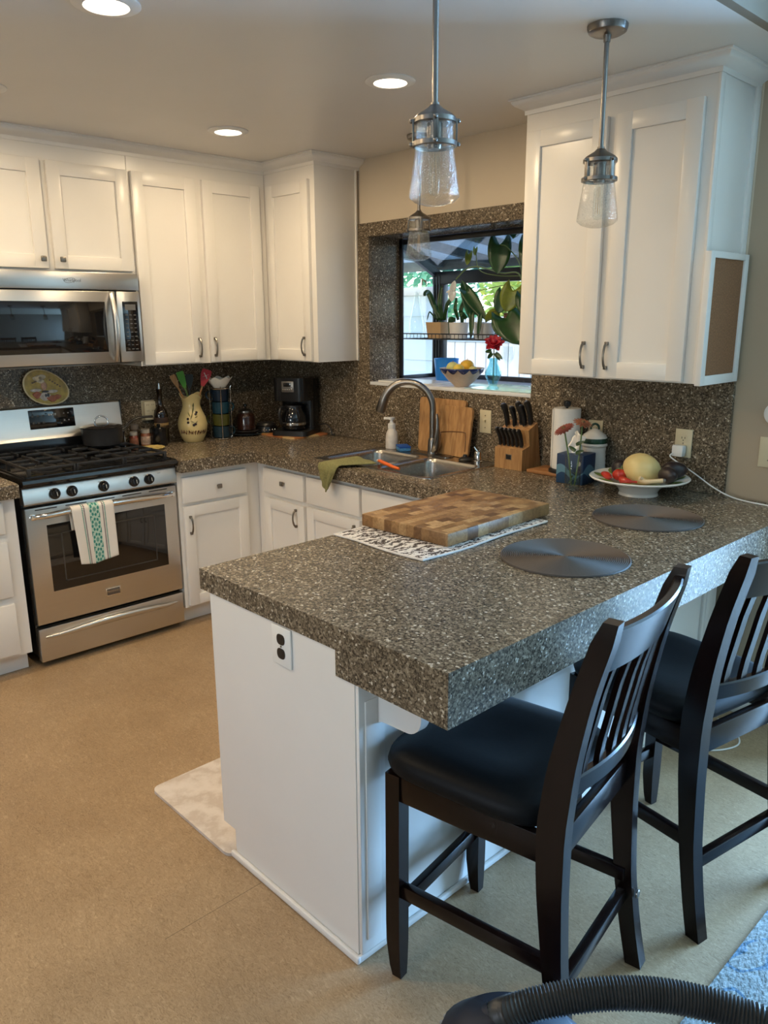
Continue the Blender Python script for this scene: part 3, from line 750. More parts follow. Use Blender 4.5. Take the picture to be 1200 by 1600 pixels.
b = MB(); b.lathe([(0.052, -0.424), (0.055, -0.424), (0.055, -0.434), (0.050, -0.436), (0.047, -0.430), (0.052, -0.424)], n=36, cap=False)
for k in range(4):
    a = PI/4+k*PI/2; c, s_ = math.cos(a), math.sin(a)
    b.obox((0.053*c, 0.053*s_, -0.402), (c, s_, 0), (-s_, c, 0), (0, 0, 1), 0.005, 0.013, 0.062, 0.0015)
    for z in (-0.376, -0.429): b.sph((0.058*c, 0.058*s_, z), 0.0055, n=8, m=6)
b.build('cage', M['nickel'], pd, True)
b = MB(); b.lathe([(0.0, -0.378), (0.019, -0.378), (0.020, -0.425), (0.016, -0.440), (0.0, -0.440)], n=20); b.build('socket', M['pewter'], pd, True)
b = MB(); b.lathe([(0.046, -0.383), (0.047, -0.425), (0.048, -0.440), (0.0632, -0.545), (0.0625, -0.551), (0.050, -0.562), (0.025, -0.570), (0.0, -0.572)], n=40, cap=False); b.build('glass_shade', M['seeded'], pd, True, recalc=True)
b = MB(); b.lathe([(0.012, -0.438), (0.0145, -0.46), (0.0145, -0.535), (0.010, -0.545), (0.0, -0.548)], n=18, cap=False); bl = b.build('bulb', M['clear'], pd, True)
b = MB()
for k in range(4):
    a = k*PI/2; b.tube([(0.004*math.cos(a), 0.004*math.sin(a), -0.45), (0.007*math.cos(a), 0.007*math.sin(a), -0.53)], 0.0006, 5)
b.build('filament', plain('amber_filament', (0.5, 0.32, 0.15), 0.4), bl, True)
dup(pd, (2.806, -0.817, ZC), 0.5, 'seeded glass pendant lamp hanging in front of the right wall cabinet')
dup(pd, (1.426, -0.192, ZC), 0.2, 'seeded glass pendant lamp over the sink, small and farthest')

# ------------------------------------------------------------------ counter stools
def make_stool(label, loc, rz):
    t = thing('counter_stool', label, 'stool', loc, rz, 'stools at the peninsula')
    L = dict(parent=t, local=True)
    def post_u(z):   # rear leg and back post, curving backwards at foot and top
        K = [(0, .468), (.10, .447), (.25, .424), (.45, .408), (.60, .404), (.75, .420), (.90, .450), (1.07, .497)]
        for (z0, u0), (z1, u1) in zip(K, K[1:]):
            if z <= z1:
                k = (z-z0)/(z1-z0); return u0+(u1-u0)*k
        return K[-1][1]
    for v in (-0.19, 0.19):
        b = MB(); R = []
        for z, h in ((0.0, 0.013), (0.03, 0.016), (0.10, 0.0195), (0.16, 0.020), (0.572, 0.020)):
            q = 0.02-h
            R.append([(0-h+q, v-h, z), (h+q, v-h, z), (h+q, v+h, z), (-h+q, v+h, z)])
        b.face_loop(R); b.build('leg', M['espresso'], smooth=30, **L)
    for v in (-0.203, 0.203):
        b = MB(); R = []
        for i in range(25):
            z = 1.07*i/24; u = (post_u(z-0.03)+post_u(z)+post_u(min(z+0.03, 1.07)))/3 if z > 0.03 else post_u(z)
            hu = 0.020 + 0.011*math.exp(-((z-0.60)/0.28)**2); hv = 0.019
            if z > 1.05: hu *= 0.72; hv *= 0.8; u += 0.004
            R.append([(u-hu, v-hv, z), (u+hu, v-hv, z), (u+hu, v+hv, z), (u-hu, v+hv, z)])
        b.face_loop(R); b.build('leg', M['espresso'], smooth=30, **L)
    b = MB()   # apron frame under the seat
    for v in (-0.195, 0.195): b.box(0.0, 0.40, v-0.011, v+0.011, 0.505, 0.572, 0.002)
    b.box(-0.012, 0.010, -0.18, 0.18, 0.505, 0.572, 0.002); b.box(0.392, 0.414, -0.19, 0.19, 0.505, 0.572, 0.002)
    b.build('seat_frame', M['espresso'], **L)
    for x0, x1, y0, y1, z0, z1 in ((0, 0.43, -0.201, -0.179, 0.235, 0.272), (0, 0.43, 0.179, 0.201, 0.235, 0.272), (-0.011, 0.011, -0.18, 0.18, 0.175, 0.212), (0.412, 0.436, -0.19, 0.19, 0.175, 0.212)):
        b = MB(); b.box(x0, x1, y0, y1, z0, z1, 0.003); b.build('stretcher', M['espresso'], **L)
    b = MB(); R = []   # padded seat
    for ins, z in ((0.012, 0.571), (0.002, 0.578), (-0.002, 0.595), (0.003, 0.613), (0.014, 0.626), (0.035, 0.634), (0.08, 0.638), (0.14, 0.636), (0.20, 0.634)):
        ring = []
        for j in range(48):
            a = 2*PI*j/48; c, s_ = math.cos(a), math.sin(a); p = 0.42
            x = 0.170+(0.222-ins)*math.copysign(abs(c)**p, c); y = (0.222-ins)*math.copysign(abs(s_)**p, s_)
            dip = 0.010*math.exp(-((x-0.20)/0.13)**2)*math.exp(-(y/0.13)**2) if z > 0.62 else 0
            nose = -0.010*max(0, (0.03-x)/0.06)**2 if z > 0.62 else 0
            ring.append((x, y, z-dip+nose))
        R.append(ring)
    b.face_loop(R); b.build('seat', M['leather'], smooth=60, **L)
    def bow(v, k=0.030): return k*(1-(v/0.2)**2)
    def rail(z0, z1, th, k, name):
        b = MB(); R = []; n = 16
        for i in range(n+1):
            v = -0.188+0.376*i/n; ua = post_u(z0)+bow(v, k); ub = post_u(z1)+bow(v, k); e = 0.004
            R.append([(ua-th, v, z0), (ua+th, v, z0), (ub+th, v, z1-e), (ub+th-e, v, z1), (ub-th+e, v, z1), (ub-th, v, z1-e)])
        b.face_loop(R); return b.build(name, M['espresso'], smooth=30, **L)
    rail(0.955, 1.052, 0.011, 0.030, 'top_rail'); rail(0.668, 0.712, 0.011, 0.034, 'lower_back_rail')
    for i in range(6):
        v = -0.1425+0.057*i; b = MB(); R = []
        for j in range(9):
            z = 0.700+0.265*j/8; u = post_u(z)+bow(v, 0.032-0.002*j/8)
            R.append([(u-0.006, v-0.0115, z), (u+0.006, v-0.0115, z), (u+0.006, v+0.0115, z), (u-0.006, v+0.0115, z)])
        b.face_loop(R); b.build('slat', M['espresso'], smooth=30, **L)
    b = MB(); b.lathe([(0.0, 0.0), (0.011, 0.0), (0.011, 0.003), (0.008, 0.005), (0.0, 0.004)], n=20, M=Matrix.Translation((0.4585, 0.203, 0.20)) @ Matrix.Rotation(PI/2, 4, 'Y'))
    b.build('bolt_cover', M['pewter'], **L)
    return t
st = make_stool('dark espresso counter stool with black padded seat nearest the camera', (3.034, -1.772, 0), math.radians(9.2))
dup(st, (3.112, -1.020, 0), math.radians(-10.5), 'dark espresso counter stool behind the nearest one, cut by the right photo edge')

# ------------------------------------------------------------------ floor things
def rug_mat():
    m, nt, b = new_mat('blue_rug_pile'); co = coords(nt)
    n = node(nt, 'ShaderNodeTexNoise', Scale=2.6, Detail=2.0, Distortion=1.2); nt.links.new(co, n.inputs['Vector'])
    f = node(nt, 'ShaderNodeTexNoise', Scale=120.0, Detail=3.0); nt.links.new(co, f.inputs['Vector'])
    base = ramp(nt, f.outputs['Fac'], [(0.3, (0.105, 0.130, 0.128)), (0.7, (0.185, 0.205, 0.195))])
    line = (S(nt, n.outputs['Fac'])*7.0).frac(); ln = (line - 0.5).abs().lt(0.075) * S(nt, f.outputs['Fac']).gt(0.40)
    nt.links.new(mix(nt, ln, base, (0.02, 0.085, 0.15)), b.inputs['Base Color']); b.inputs['Roughness'].default_value = 0.95
    g = node(nt, 'ShaderNodeTexNoise', Scale=95.0, Detail=2.0); nt.links.new(mapping(nt, co, (1, 0.45, 1), (0, 0, 0.7)), g.inputs['Vector'])
    bump(nt, b, g.outputs['Fac'], 0.9, 0.008); b.inputs['Sheen Weight'].default_value = 0.3
    return m
b = MB(); b.box(3.632, 6.2, -3.3, -0.62, 0.0005, 0.013, 0.004)
tag(b.build('area_rug', rug_mat()), 'pale blue area rug with dark blue lines on the floor at lower right', 'rug')
def mat_mat():
    m, nt, b = new_mat('pale_marbled_vinyl'); co = coords(nt)
    wv = node(nt, 'ShaderNodeTexWave', Scale=2.2, Distortion=14.0, Detail=6.0, **{'Detail Scale': 1.6, 'Detail Roughness': 0.65}); nt.links.new(mapping(nt, co, (1, 1, 1), (0, 0, 0.9)), wv.inputs['Vector'])
    nt.links.new(ramp(nt, wv.outputs['Fac'], [(0.0, (0.56, 0.485, 0.425)), (0.35, (0.63, 0.565, 0.51)), (1.0, (0.70, 0.64, 0.59))]), b.inputs['Base Color'])
    b.inputs['Roughness'].default_value = 0.5; return m
b = MB(); b.prism(rr(1.905, 2.402, -2.030, -1.05, 0.03), 0.0005, 0.011, 'z', bev=0.002)
tag(b.build('kitchen_floor_mat', mat_mat()), 'pale marbled floor mat lying behind the peninsula end', 'floor mat')
# vacuum cleaner: body and hose
vc = thing('vacuum_cleaner', 'dark navy vacuum cleaner at bottom edge with ribbed hose arching over it', 'vacuum cleaner', (3.50, -2.12, 0))
navy = plain('dark_navy_plastic', (0.012, 0.018, 0.032), 0.50, var=0.15, spec=0.25)
VX, VY = 3.52, -2.085
b = MB(); Mz = Matrix.Rotation(0.55, 4, 'Z')
prof = [(0.0, 0.035), (0.78, 0.035), (0.97, 0.06), (1.0, 0.13), (0.98, 0.20), (0.88, 0.255), (0.62, 0.292), (0.0, 0.302)]
def egg(r, z, t):
    c, s_ = math.cos(t), math.sin(t); return r*(0.108*0.165/math.sqrt((0.108*c)**2+(0.165*s_)**2)), z
b.lathe(prof, (VX, VY, 0), 40, f=egg, M=Mz, cap=False); vb = b.build('vacuum_body', navy, vc)
for dx, dy, zf in ((-0.09, -0.09, 0.0), (0.10, 0.02, 0.013), (-0.09, 0.03, 0.0), (0.05, 0.08, 0.0)):
    b = MB(); b.lathe([(0.0, -0.012), (0.030, -0.012), (0.034, -0.006), (0.034, 0.006), (0.030, 0.012), (0, 0.012)], (VX+dx, VY+dy, 0.0345+zf), 24, M=Matrix.Rotation(PI/2, 4, 'X')); b.build('wheel', M['blackplastic'], vc)
b = MB(); R = []
for i in range(33):
    a = 2*PI*i/32; p = Mz @ Vector((0.1605*math.cos(a), 0.105*math.sin(a), 0.205)); R.append(tuple(p + Vector((VX, VY, 0))))
b.tube(R, 0.004, 6); b.build('seam_band', plain('pale_grey_band', (0.30, 0.31, 0.33), 0.4), vb)
for i in range(8):
    a = 1.9+0.16*i; p = Mz @ Vector((0.150*math.cos(a), 0.098*math.sin(a), 0.238)); b = MB(); b.sph(tuple(p + Vector((VX, VY, 0))), 0.0045, n=8, m=6); b.build('vent_hole', plain('dull_silver_hole', (0.25, 0.25, 0.26), 0.4), vb)
K = [(3.440, -2.135, 0.235), (3.477, -2.094, 0.275), (3.512, -2.092, 0.315), (3.548, -2.060, 0.338), (3.588, -2.015, 0.350), (3.647, -1.955, 0.360), (3.708, -1.897, 0.360), (3.773, -1.849, 0.355), (3.833, -1.820, 0.350), (3.873, -1.803, 0.345), (3.95, -1.795, 0.318), (4.03, -1.815, 0.265), (4.10, -1.87, 0.19), (4.15, -1.96, 0.11), (4.18, -2.08, 0.062), (4.20, -2.28, 0.0455)]
def catmull(K, n):
    P = [Vector(k) for k in K]; P = [P[0]*2-P[1]] + P + [P[-1]*2-P[-2]]; out = []
    for i in range(1, len(P)-2):
        for j in range(n):
            t = j/n; a, b_, c, d_ = P[i-1], P[i], P[i+1], P[i+2]
            out.append(0.5*((2*b_)+(c-a)*t+(2*a-5*b_+4*c-d_)*t*t+(3*b_-a-3*c+d_)*t**3))
    out.append(P[-2]); return out
path = catmull(K, 40); ds_ = [0]
for p, q_ in zip(path, path[1:]): ds_.append(ds_[-1]+(q_-p).length)
pts = []; rad = []; step = 0.00165; k = 0; dist = 0
while dist < ds_[-1]:
    while ds_[k+1] < dist: k += 1
    f = (dist-ds_[k])/(ds_[k+1]-ds_[k]); pts.append(path[k].lerp(path[k+1], f))
    rad.append(0.0265+0.0040*(0.5-0.5*math.cos(2*PI*dist/0.0066))); dist += step
b = MB(); b.tube(pts, rad, 18); b.build('hose', plain('black_ribbed_hose', (0.035, 0.033, 0.030), 0.34, var=0.1), vc, smooth=60)
b = MB(); b.tube([K[0], Vector(K[0])*0.4+Vector(K[1])*0.6, K[1]], [0.040, 0.036, 0.032], 20); b.build('hose_cuff', navy, vc)
# white cord on the floor by the wall
b = MB(); pts = catmull([(3.04, -0.30, 0.004), (3.10, -0.40, 0.004), (3.17, -0.36, 0.004), (3.21, -0.26, 0.004), (3.16, -0.17, 0.004), (3.07, -0.12, 0.004)], 8)
b.tube(pts, 0.0032, 8); tag(b.build('white_wire_loop', M['whiteplastic']), 'white cord looped on the floor behind the far stool', 'cord')

# ------------------------------------------------------------------ wall plates
def plate(name, label, T, a, z, kind, mat, w_=0.072, h=0.116, group=None):
    base = Vector(T(a, z, 0)); t = thing(name, label, {'duplex': 'outlet', 'toggle': 'switch', 'six': 'outlet', 'blank': 'switch'}[kind], tuple(base), 0, group)
    b = MB(T); b.box(a-w_/2, a+w_/2, z-h/2, z+h/2, 0, 0.006, 0.002)
    if kind == 'six': b.box(a-w_/2+0.004, a+w_/2-0.004, z-h/2+0.004, z+h/2-0.004, 0.004, 0.034, 0.006)
    b.build('cover_plate', mat, t)
    dark = M['blackplastic']
    if kind == 'duplex':
        for dz in (0.0195, -0.0195):
            b = MB(T); R = [[(a+0.0165*math.copysign(abs(math.cos(q))**0.55, math.cos(q)), z+dz+0.0145*math.sin(q), d_) for q in [2*PI*i/24 for i in range(24)]] for d_ in (0.004, 0.0078)]
            b.face_loop(R); s_ = b.build('socket', M['blackplastic'] if mat is M['whiteplastic'] else mat, t)
            b = MB(T)
            for da in (-0.0065, 0.0065): b.box(a+da-0.0012, a+da+0.0012, z+dz-0.001, z+dz+0.0075, 0.007, 0.0082)
            b.tube([(a, z+dz-0.007, 0.007), (a, z+dz-0.007, 0.0082)], 0.0025, 8); b.build('slot', dark, s_)
    elif kind == 'toggle':
        b = MB(T); b.box(a-0.005, a+0.005, z-0.012, z+0.012, 0.005, 0.0068, 0.0005); b.box(a-0.004, a+0.004, z-0.002, z+0.009, 0.006, 0.017, 0.001); b.build('toggle', mat, t)
    elif kind == 'six':
        for da in (-0.016, 0.016):
            for dz in (-0.034, 0, 0.034):
                b = MB(T)
                for e_ in (-0.005, 0.005): b.box(a+da+e_-0.001, a+da+e_+0.001, z+dz-0.004, z+dz+0.004, 0.033, 0.0345)
                b.build('slot', dark, t)
    if kind in ('toggle', 'duplex', 'blank'):
        b = MB(T)
        for dz in ((0,) if kind == 'duplex' else (0.03, -0.03)): b.tube([(a, z+dz, 0.005), (a, z+dz, 0.0072)], 0.003, 10)
        b.build('screw', M['pewter'], t)
    return t
plate('wall_outlet', 'cream six-socket wall outlet beside the dark oil bottle', FX(0.0185), -0.976, 1.097, 'six', M['ivory'], 0.080)
plate('light_switch', 'cream toggle switch plate between cutting boards and knife block', FY(-0.0185), 1.735, 1.096, 'toggle', M['ivory'])
plate('wall_outlet', 'cream wall outlet behind the flowers and canister', FY(-0.0185), 2.364, 1.100, 'duplex', M['ivory'])
plate('wall_outlet', 'cream wall outlet holding a white charger above the fruit dish', FY(-0.0185), 2.775, 1.100, 'duplex', M['ivory'])
plate('wall_switch', 'cream wall plate on the beige wall at the right photo edge', FY(-0.0005), 3.108, 1.098, 'blank', M['ivory'], 0.075)
plate('wall_outlet', 'white outlet plate with black sockets on the peninsula end', FY(-2.0065), 2.693, 0.787, 'duplex', M['whiteplastic'], 0.080, 0.108)
b = MB(FY(-0.001)); b.tube([(3.118, 1.247, 0), (3.118, 1.247, 0.012), (3.118, 1.247, 0.016)], [0.042, 0.042, 0.036], 28)
tag(b.build('wall_thermostat', M['whiteplastic']), 'round white dial on the beige wall, cut by the right photo edge', 'thermostat')
ch = thing('phone_charger', 'small white charger plugged into the outlet above the fruit dish', 'charger', (2.77, -0.027, 1.075))
b = MB(FY(-0.0270)); b.box(2.745, 2.792, 1.048, 1.094, 0, 0.034, 0.005); b.build('charger_body', M['whiteplastic'], ch)
b = MB(); b.tube(catmull([(2.752, -0.060, 1.062), (2.748, -0.075, 1.050), (2.775, -0.070, 1.030), (2.845, -0.056, 0.990), (2.925, -0.055, 0.945), (3.00, -0.06, 0.918), (3.08, -0.075, 0.9115), (3.18, -0.085, 0.9105), (3.24, -0.09, 0.9105)], 8), 0.0028, 8); b.build('charger_cord', M['whiteplastic'], ch)

# cork board on the cabinet side
cb = thing('cork_board', 'narrow cork board in a white frame on the cabinet side', 'notice board', (2.96, -0.17, 1.365))
b = MB(); y0, y1, z0, z1 = -0.338, -0.022, 1.362, 1.826
for (a0, a1, c0, c1) in ((y0, y0+0.034, z0, z1), (y1-0.034, y1, z0, z1), (y0+0.03, y1-0.03, z0, z0+0.034), (y0+0.03, y1-0.03, z1-0.022, z1)): b.box(2.944, 2.967, a0, a1, c0, c1, 0.002)
b.build('frame', M['trimwhite'], cb)
b = MB(); b.box(2.944, 2.960, y0+0.03, y1-0.03, z0+0.03, z1-0.02); b.build('cork_panel', plain('cork', (0.25, 0.12, 0.055), 0.9, var=0.25, scale=160, bmp=0.2), cb)

# ------------------------------------------------------------------ on the peninsula and the right worktop
ZS = ZT + 0.0006
def zebra():
    m, nt, b = new_mat('zebra_weave'); co = coords(nt)
    wv = node(nt, 'ShaderNodeTexWave', Scale=10.0, Distortion=15.0, Detail=5.0, **{'Detail Scale': 2.6, 'Detail Roughness': 0.7}); nt.links.new(mapping(nt, co, (1, 0.55, 1), (0, 0, 0.35)), wv.inputs['Vector'])
    nt.links.new(ramp(nt, wv.outputs['Fac'], [(0.36, (0.055, 0.04, 0.035)), (0.50, (0.62, 0.57, 0.53)), (0.7, (0.70, 0.66, 0.62))]), b.inputs['Base Color'])
    b.inputs['Roughness'].default_value = 0.9; bump(nt, b, wv.outputs['Fac'], 0.4, 0.004); return m
t = thing('dish_towel', 'black and white streaked dish towel spread under the butcher block', 'towel', (2.51, -1.2, ZS))
def tw(u, v):
    x = 2.310+0.402*u; y = -1.508+0.630*v; ed = max(abs(u-0.5), abs(v-0.5))*2
    z = ZS+0.004+0.0022*math.sin(9*u+5*v)*math.sin(7*v)*(1 if ed > 0.8 else 0.4)
    return (x+0.006*math.sin(v*6), y+0.005*math.sin(u*7), z)
b = MB(); b.surf(tw, 30, 44); b.build('cloth', zebra(), t, solid=0.005)
b = MB(); R = [tw(i/40, 0) for i in range(41)] + [tw(1, i/40) for i in range(1, 41)] + [tw(1-i/40, 1) for i in range(1, 41)] + [tw(0, 1-i/40) for i in range(1, 41)]
b.tube(R, 0.004, 6); b.build('hem', plain('white_cotton', (0.66, 0.62, 0.58), 0.9), t)
def endgrain():
    m, nt, b = new_mat('end_grain_wood'); co = coords(nt)
    cm = node(nt, 'ShaderNodeTexBrick', Scale=1.0); nt.links.new(mapping(nt, co, (1, 1, 1), (0, 0, PI/2)), cm.inputs['Vector'])
    cm.inputs['Brick Width'].default_value = 0.055; cm.inputs['Row Height'].default_value = 0.033; cm.inputs['Mortar Size'].default_value = 0.0004
    cm.inputs['Color1'].default_value = (0, 0, 0, 1); cm.inputs['Color2'].default_value = (1, 1, 1, 1); cm.inputs['Mortar'].default_value = (0.2, 0.2, 0.2, 1); cm.inputs['Bias'].default_value = 0.0
    n = node(nt, 'ShaderNodeTexNoise', Scale=70.0, Detail=5.0, Distortion=1.2); nt.links.new(co, n.inputs['Vector'])
    c = ramp(nt, cm.outputs['Color'], [(0.0, (0.13, 0.060, 0.023)), (0.2, (0.25, 0.130, 0.050)), (0.55, (0.36, 0.205, 0.086)), (1.0, (0.50, 0.32, 0.155))])
    nt.links.new(mix(nt, 1.0, c, ramp(nt, n.outputs['Fac'], [(0.3, (0.62, 0.58, 0.52)), (0.65, (1, 1, 1))]), 'MULTIPLY'), b.inputs['Base Color'])
    b.inputs['Roughness'].default_value = 0.42; return m
b = MB(); Mr = Matrix.Translation((2.482, -1.085, 0)) @ Matrix.Rotation(math.radians(2.0), 4, 'Z')
b.box(-0.192, 0.192, -0.285, 0.285, ZS+0.0075, ZS+0.0505, 0.005, 2, Mr)
tag(b.build('butcher_block', endgrain()), 'thick end-grain wooden butcher block lying on the streaked towel', 'cutting board')
pmm = plain('woven_grey_brown', (0.105, 0.090, 0.080), 0.6, var=0.25, scale=200, bmp=0.15, spec=0.25)
def ring_mat():
    m, nt, b = new_mat('woven_ring_mat'); sep = node(nt, 'ShaderNodeSeparateXYZ'); nt.links.new(coords(nt), sep.inputs[0]); x, y = S(nt, sep.outputs[0]), S(nt, sep.outputs[1])
    r = (x*x+y*y).sqrt(); q = ((r/0.00545).frac()-0.5).abs()
    nt.links.new(mix(nt, q*2.0, (0.150, 0.128, 0.115), (0.035, 0.030, 0.027)), b.inputs['Base Color']); b.inputs['Roughness'].default_value = 0.6; b.inputs['Specular IOR Level'].default_value = 0.25; return m
pmm = ring_mat()
def placemat(x, y, label):
    prof = [(0.0, 0.003)]; n = 35
    for i in range(n):
        r = 0.00545*(i+0.0)+0.0004; prof += [(r, 0.0020), (r+0.0027, 0.0056)]
    prof += [(0.1915, 0.004), (0.192, 0.0003)]
    b = MB(); b.lathe(prof, (0, 0, 0), 72, cap=False); o = b.build('placemat', pmm, smooth=70); o.location = (x, y, ZS)
    return tag(o, label, 'placemat', 'round woven placemats')
placemat(2.982, -1.172, 'round ribbed grey placemat, the one nearer the butcher block')
placemat(2.920, -0.562, 'round ribbed grey placemat, the one nearer the fruit dish')
# fruit dish
fd = thing('fruit_dish', 'wide white footed dish with green painted rim holding fruit', 'dish', (2.66, -0.235, ZS))
MARK = set(bpy.data.objects)
FDX, FDY = 2.665, -0.242
b = MB(); b.lathe([(0.0, ZS), (0.078, ZS), (0.074, ZS+0.010), (0.083, ZS+0.028), (0.100, ZS+0.042), (0.145, ZS+0.056), (0.192, ZS+0.067), (0.196, ZS+0.072), (0.192, ZS+0.075), (0.145, ZS+0.064), (0.105, ZS+0.050), (0.085, ZS+0.040), (0.0, ZS+0.036)], (FDX, FDY, 0), 64, cap=False)
b.build('dish_body', M['ceramic'], fd)
opaint = plain('olive_paint', (0.13, 0.18, 0.03), 0.3)
for k in range(9):
    b = MB(); a = 2*PI*k/9; c, s_ = math.cos(a), math.sin(a)
    for off in (-0.12, 0.06, 0.2):
        pts = [(FDX+(0.130+0.050*q)*math.cos(a+off*(1-q)), FDY+(0.130+0.050*q)*math.sin(a+off*(1-q)), ZS+0.0625+0.0128*q) for q in (0, .33, .66, 1)]
        b.tube(pts, [0.004, 0.010, 0.011, 0.003], 8, flat=0.18)
    b.build('painted_leaf', opaint, fd)
z0 = ZS+0.040
t = thing('melon', 'pale yellow melon in the white fruit dish', 'fruit', (2.672, -0.240, z0))
b = MB()
b.lathe([(0.075*math.sin(PI*i/16), -0.062*math.cos(PI*i/16)) for i in range(17)], (2.672, -0.240, z0+0.0625), 36, f=lambda r, z, t_: (r*(1+0.012*math.cos(9*t_)), z), M=Matrix.Rotation(0.35, 3, 'Y').to_4x4(), cap=False)
b.build('rind', plain('melon_rind', (0.70, 0.53, 0.22), 0.4, var=0.12, scale=9), t)
av = plain('dark_avocado_skin', (0.022, 0.014, 0.014), 0.4, var=0.4, scale=80, bmp=0.3)
def avocado(x, y, z, rz, label, L=0.05, W=0.034):
    b = MB(); b.lathe([(W*math.sin(PI*i/14)*(1-0.22*math.cos(PI*i/14)*-1 if False else 1+0.18*math.cos(PI*i/14)), -L*math.cos(PI*i/14)) for i in range(15)], (0, 0, 0), 24, M=Matrix.Rotation(PI/2, 4, 'Y'), cap=False)
    b.sph((L*0.99, 0, 0), 0.004, n=8, m=6)
    o = b.build('avocado', av); o.location = (x, y, z); o.rotation_euler = (0, -0.15, rz)
    return tag(o, label, 'fruit')
avocado(2.553, -0.200, z0+0.047, 2.4, 'dark avocado left of the melon in the fruit dish', 0.044, 0.036)
avocado(2.772, -0.165, z0+0.060, 0.5, 'dark avocado behind the melon in the fruit dish', 0.050, 0.037)
avocado(2.797, -0.262, z0+0.058, -0.6, 'dark avocado right of the melon in the fruit dish', 0.046, 0.033)
tom = plain('tomato_red', (0.48, 0.035, 0.018), 0.22, var=0.12)
t = thing('tomato', 'red tomato with green stem left of the melon', 'fruit', (2.607, -0.292, z0))
b = MB(); b.lathe([(0.030*math.sin(PI*i/12), -0.025*math.cos(PI*i/12)) for i in range(13)], (2.607, -0.292, z0+0.038), 28, f=lambda r, z, q: (r*(1+0.03*math.cos(5*q)), z), cap=False); b.build('flesh', tom, t)
b = MB(); b.cyl((2.607, -0.292, z0+0.060), (2.612, -0.288, z0+0.075), 0.0025, 8)
for k in range(5): b.tube([(2.607, -0.292, z0+0.0635), (2.607+0.018*math.cos(k*1.257), -0.292+0.018*math.sin(k*1.257), z0+0.0615)], [0.003, 0.0008], 6)
b.build('stem', M['stem'], t)
def pepper(p, label, k):
    b = MB(); b.tube(catmull(p, 5), [0.004+0.011*math.sin(PI*min(1, 0.12+i/13))**0.7 for i in range(len(catmull(p, 5)))], 12); return tag(b.build('red_pepper', tom), label, 'vegetable')
pepper([(2.528, -0.290, z0+0.032), (2.555, -0.305, z0+0.030), (2.580, -0.325, z0+0.028), (2.60, -0.345, z0+0.034)], 'long red pepper at the left front of the fruit dish', 0)
pepper([(2.63, -0.330, z0+0.030), (2.65, -0.334, z0+0.026), (2.675, -0.334, z0+0.026), (2.70, -0.322, z0+0.026)], 'small red pepper in front of the melon', 1)
t = thing('pale_root', 'cream coloured root-like piece with dark tip in front of the melon', 'vegetable', (2.75, -0.32, z0))
b = MB(); b.tube(catmull([(2.715, -0.333, z0+0.040), (2.745, -0.335, z0+0.036), (2.775, -0.325, z0+0.040), (2.80, -0.31, z0+0.044)], 5), 0.009, 10); b.tube([(2.73, -0.334, z0+0.042), (2.722, -0.345, z0+0.05)], 0.007, 8); b.build('flesh', plain('cream_flesh', (0.62, 0.47, 0.28), 0.5), t)
b = MB(); b.sph((2.803, -0.308, z0+0.0445), 0.009, n=12, m=8); b.build('tip', M['pewter'], t)
for o in set(bpy.data.objects)-MARK|{fd}:
    if o.parent is None: o.location += Vector((0.036, 0.014, 0))
# flower glass
fg = thing('flower_glass', 'narrow clear glass of water holding two cut flowers', 'vase', (2.470, -0.350, ZS))
gx, gy = 2.470, -0.352
b = MB(); b.lathe([(0.0, ZS+0.002), (0.030, ZS+0.002), (0.031, ZS+0.010), (0.0335, ZS+0.150), (0.0330, ZS+0.151), (0.0305, ZS+0.012), (0.0, ZS+0.010)], (gx, gy, 0), 32, cap=False); b.build('glass', M['clear'], fg)
b = MB(); b.lathe([(0.0, ZS+0.0125), (0.0300, ZS+0.0125), (0.0318, ZS+0.088), (0.0, ZS+0.088)], (gx, gy, 0), 32, cap=False); b.build('water', pane_mat('still_water', (0.90, 0.94, 0.92), 1.2), fg)
def gerbera(name, label, base, head, tilt, col, rad, n):
    f = thing(name, label, 'flower', tuple(base))
    b = MB(); mid = [base[i]*0.5+head[i]*0.5 for i in range(3)]; mid[0] += 0.004
    b.tube(catmull([base, mid, head], 6), 0.0032, 8); b.build('stem', M['stem'], f)
    ax = Vector(tilt).normalized(); u = ax.orthogonal().normalized(); v = ax.cross(u); H = Vector(head)
    b = MB()
    for lay, (rr_, up, ph) in enumerate(((rad, 0.10, 0), (rad*0.85, 0.28, 0.5), (rad*0.6, 0.5, 0.2))):
        for k in range(n):
            a = 2*PI*(k+ph)/n; d = u*math.cos(a)+v*math.sin(a); s_ = -u*math.sin(a)+v*math.cos(a)
            P = lambda q, w_: tuple(H + d*(rr_*q) + ax*(up*rr_*q*(1.4-q)+0.002*lay) + s_*w_*rr_)
            rows = [[P(q, -w_), P(q, 0), P(q, w_)] for q, w_ in ((0.08, 0.05), (0.5, 0.13), (0.85, 0.12), (1.0, 0.03))]
            b.face_loop(rows, closed=False)
    b.build('petals', col, f, recalc=False)
    b = MB(); b.sph(tuple(H+ax*0.006), rad*0.22, n=14, m=8); b.build('flower_centre', plain('dark_flower_centre', (0.12, 0.06, 0.02), 0.8, var=0.5, scale=300), f)
    b = MB(); b.tube([tuple(H-ax*0.010), tuple(H-ax*0.002), tuple(H+ax*0.001)], [0.004, 0.010, 0.012], 12); b.build('calyx', M['stem'], f)
    return f
gerbera('cut_flower', 'dark red cut flower on the left in the flower glass', (gx-0.004, gy, ZS+0.02), (2.432, -0.372, 1.158), (-0.25, -0.45, 0.85), plain('dusky_red_petals', (0.20, 0.042, 0.028), 0.6, var=0.3), 0.046, 17)
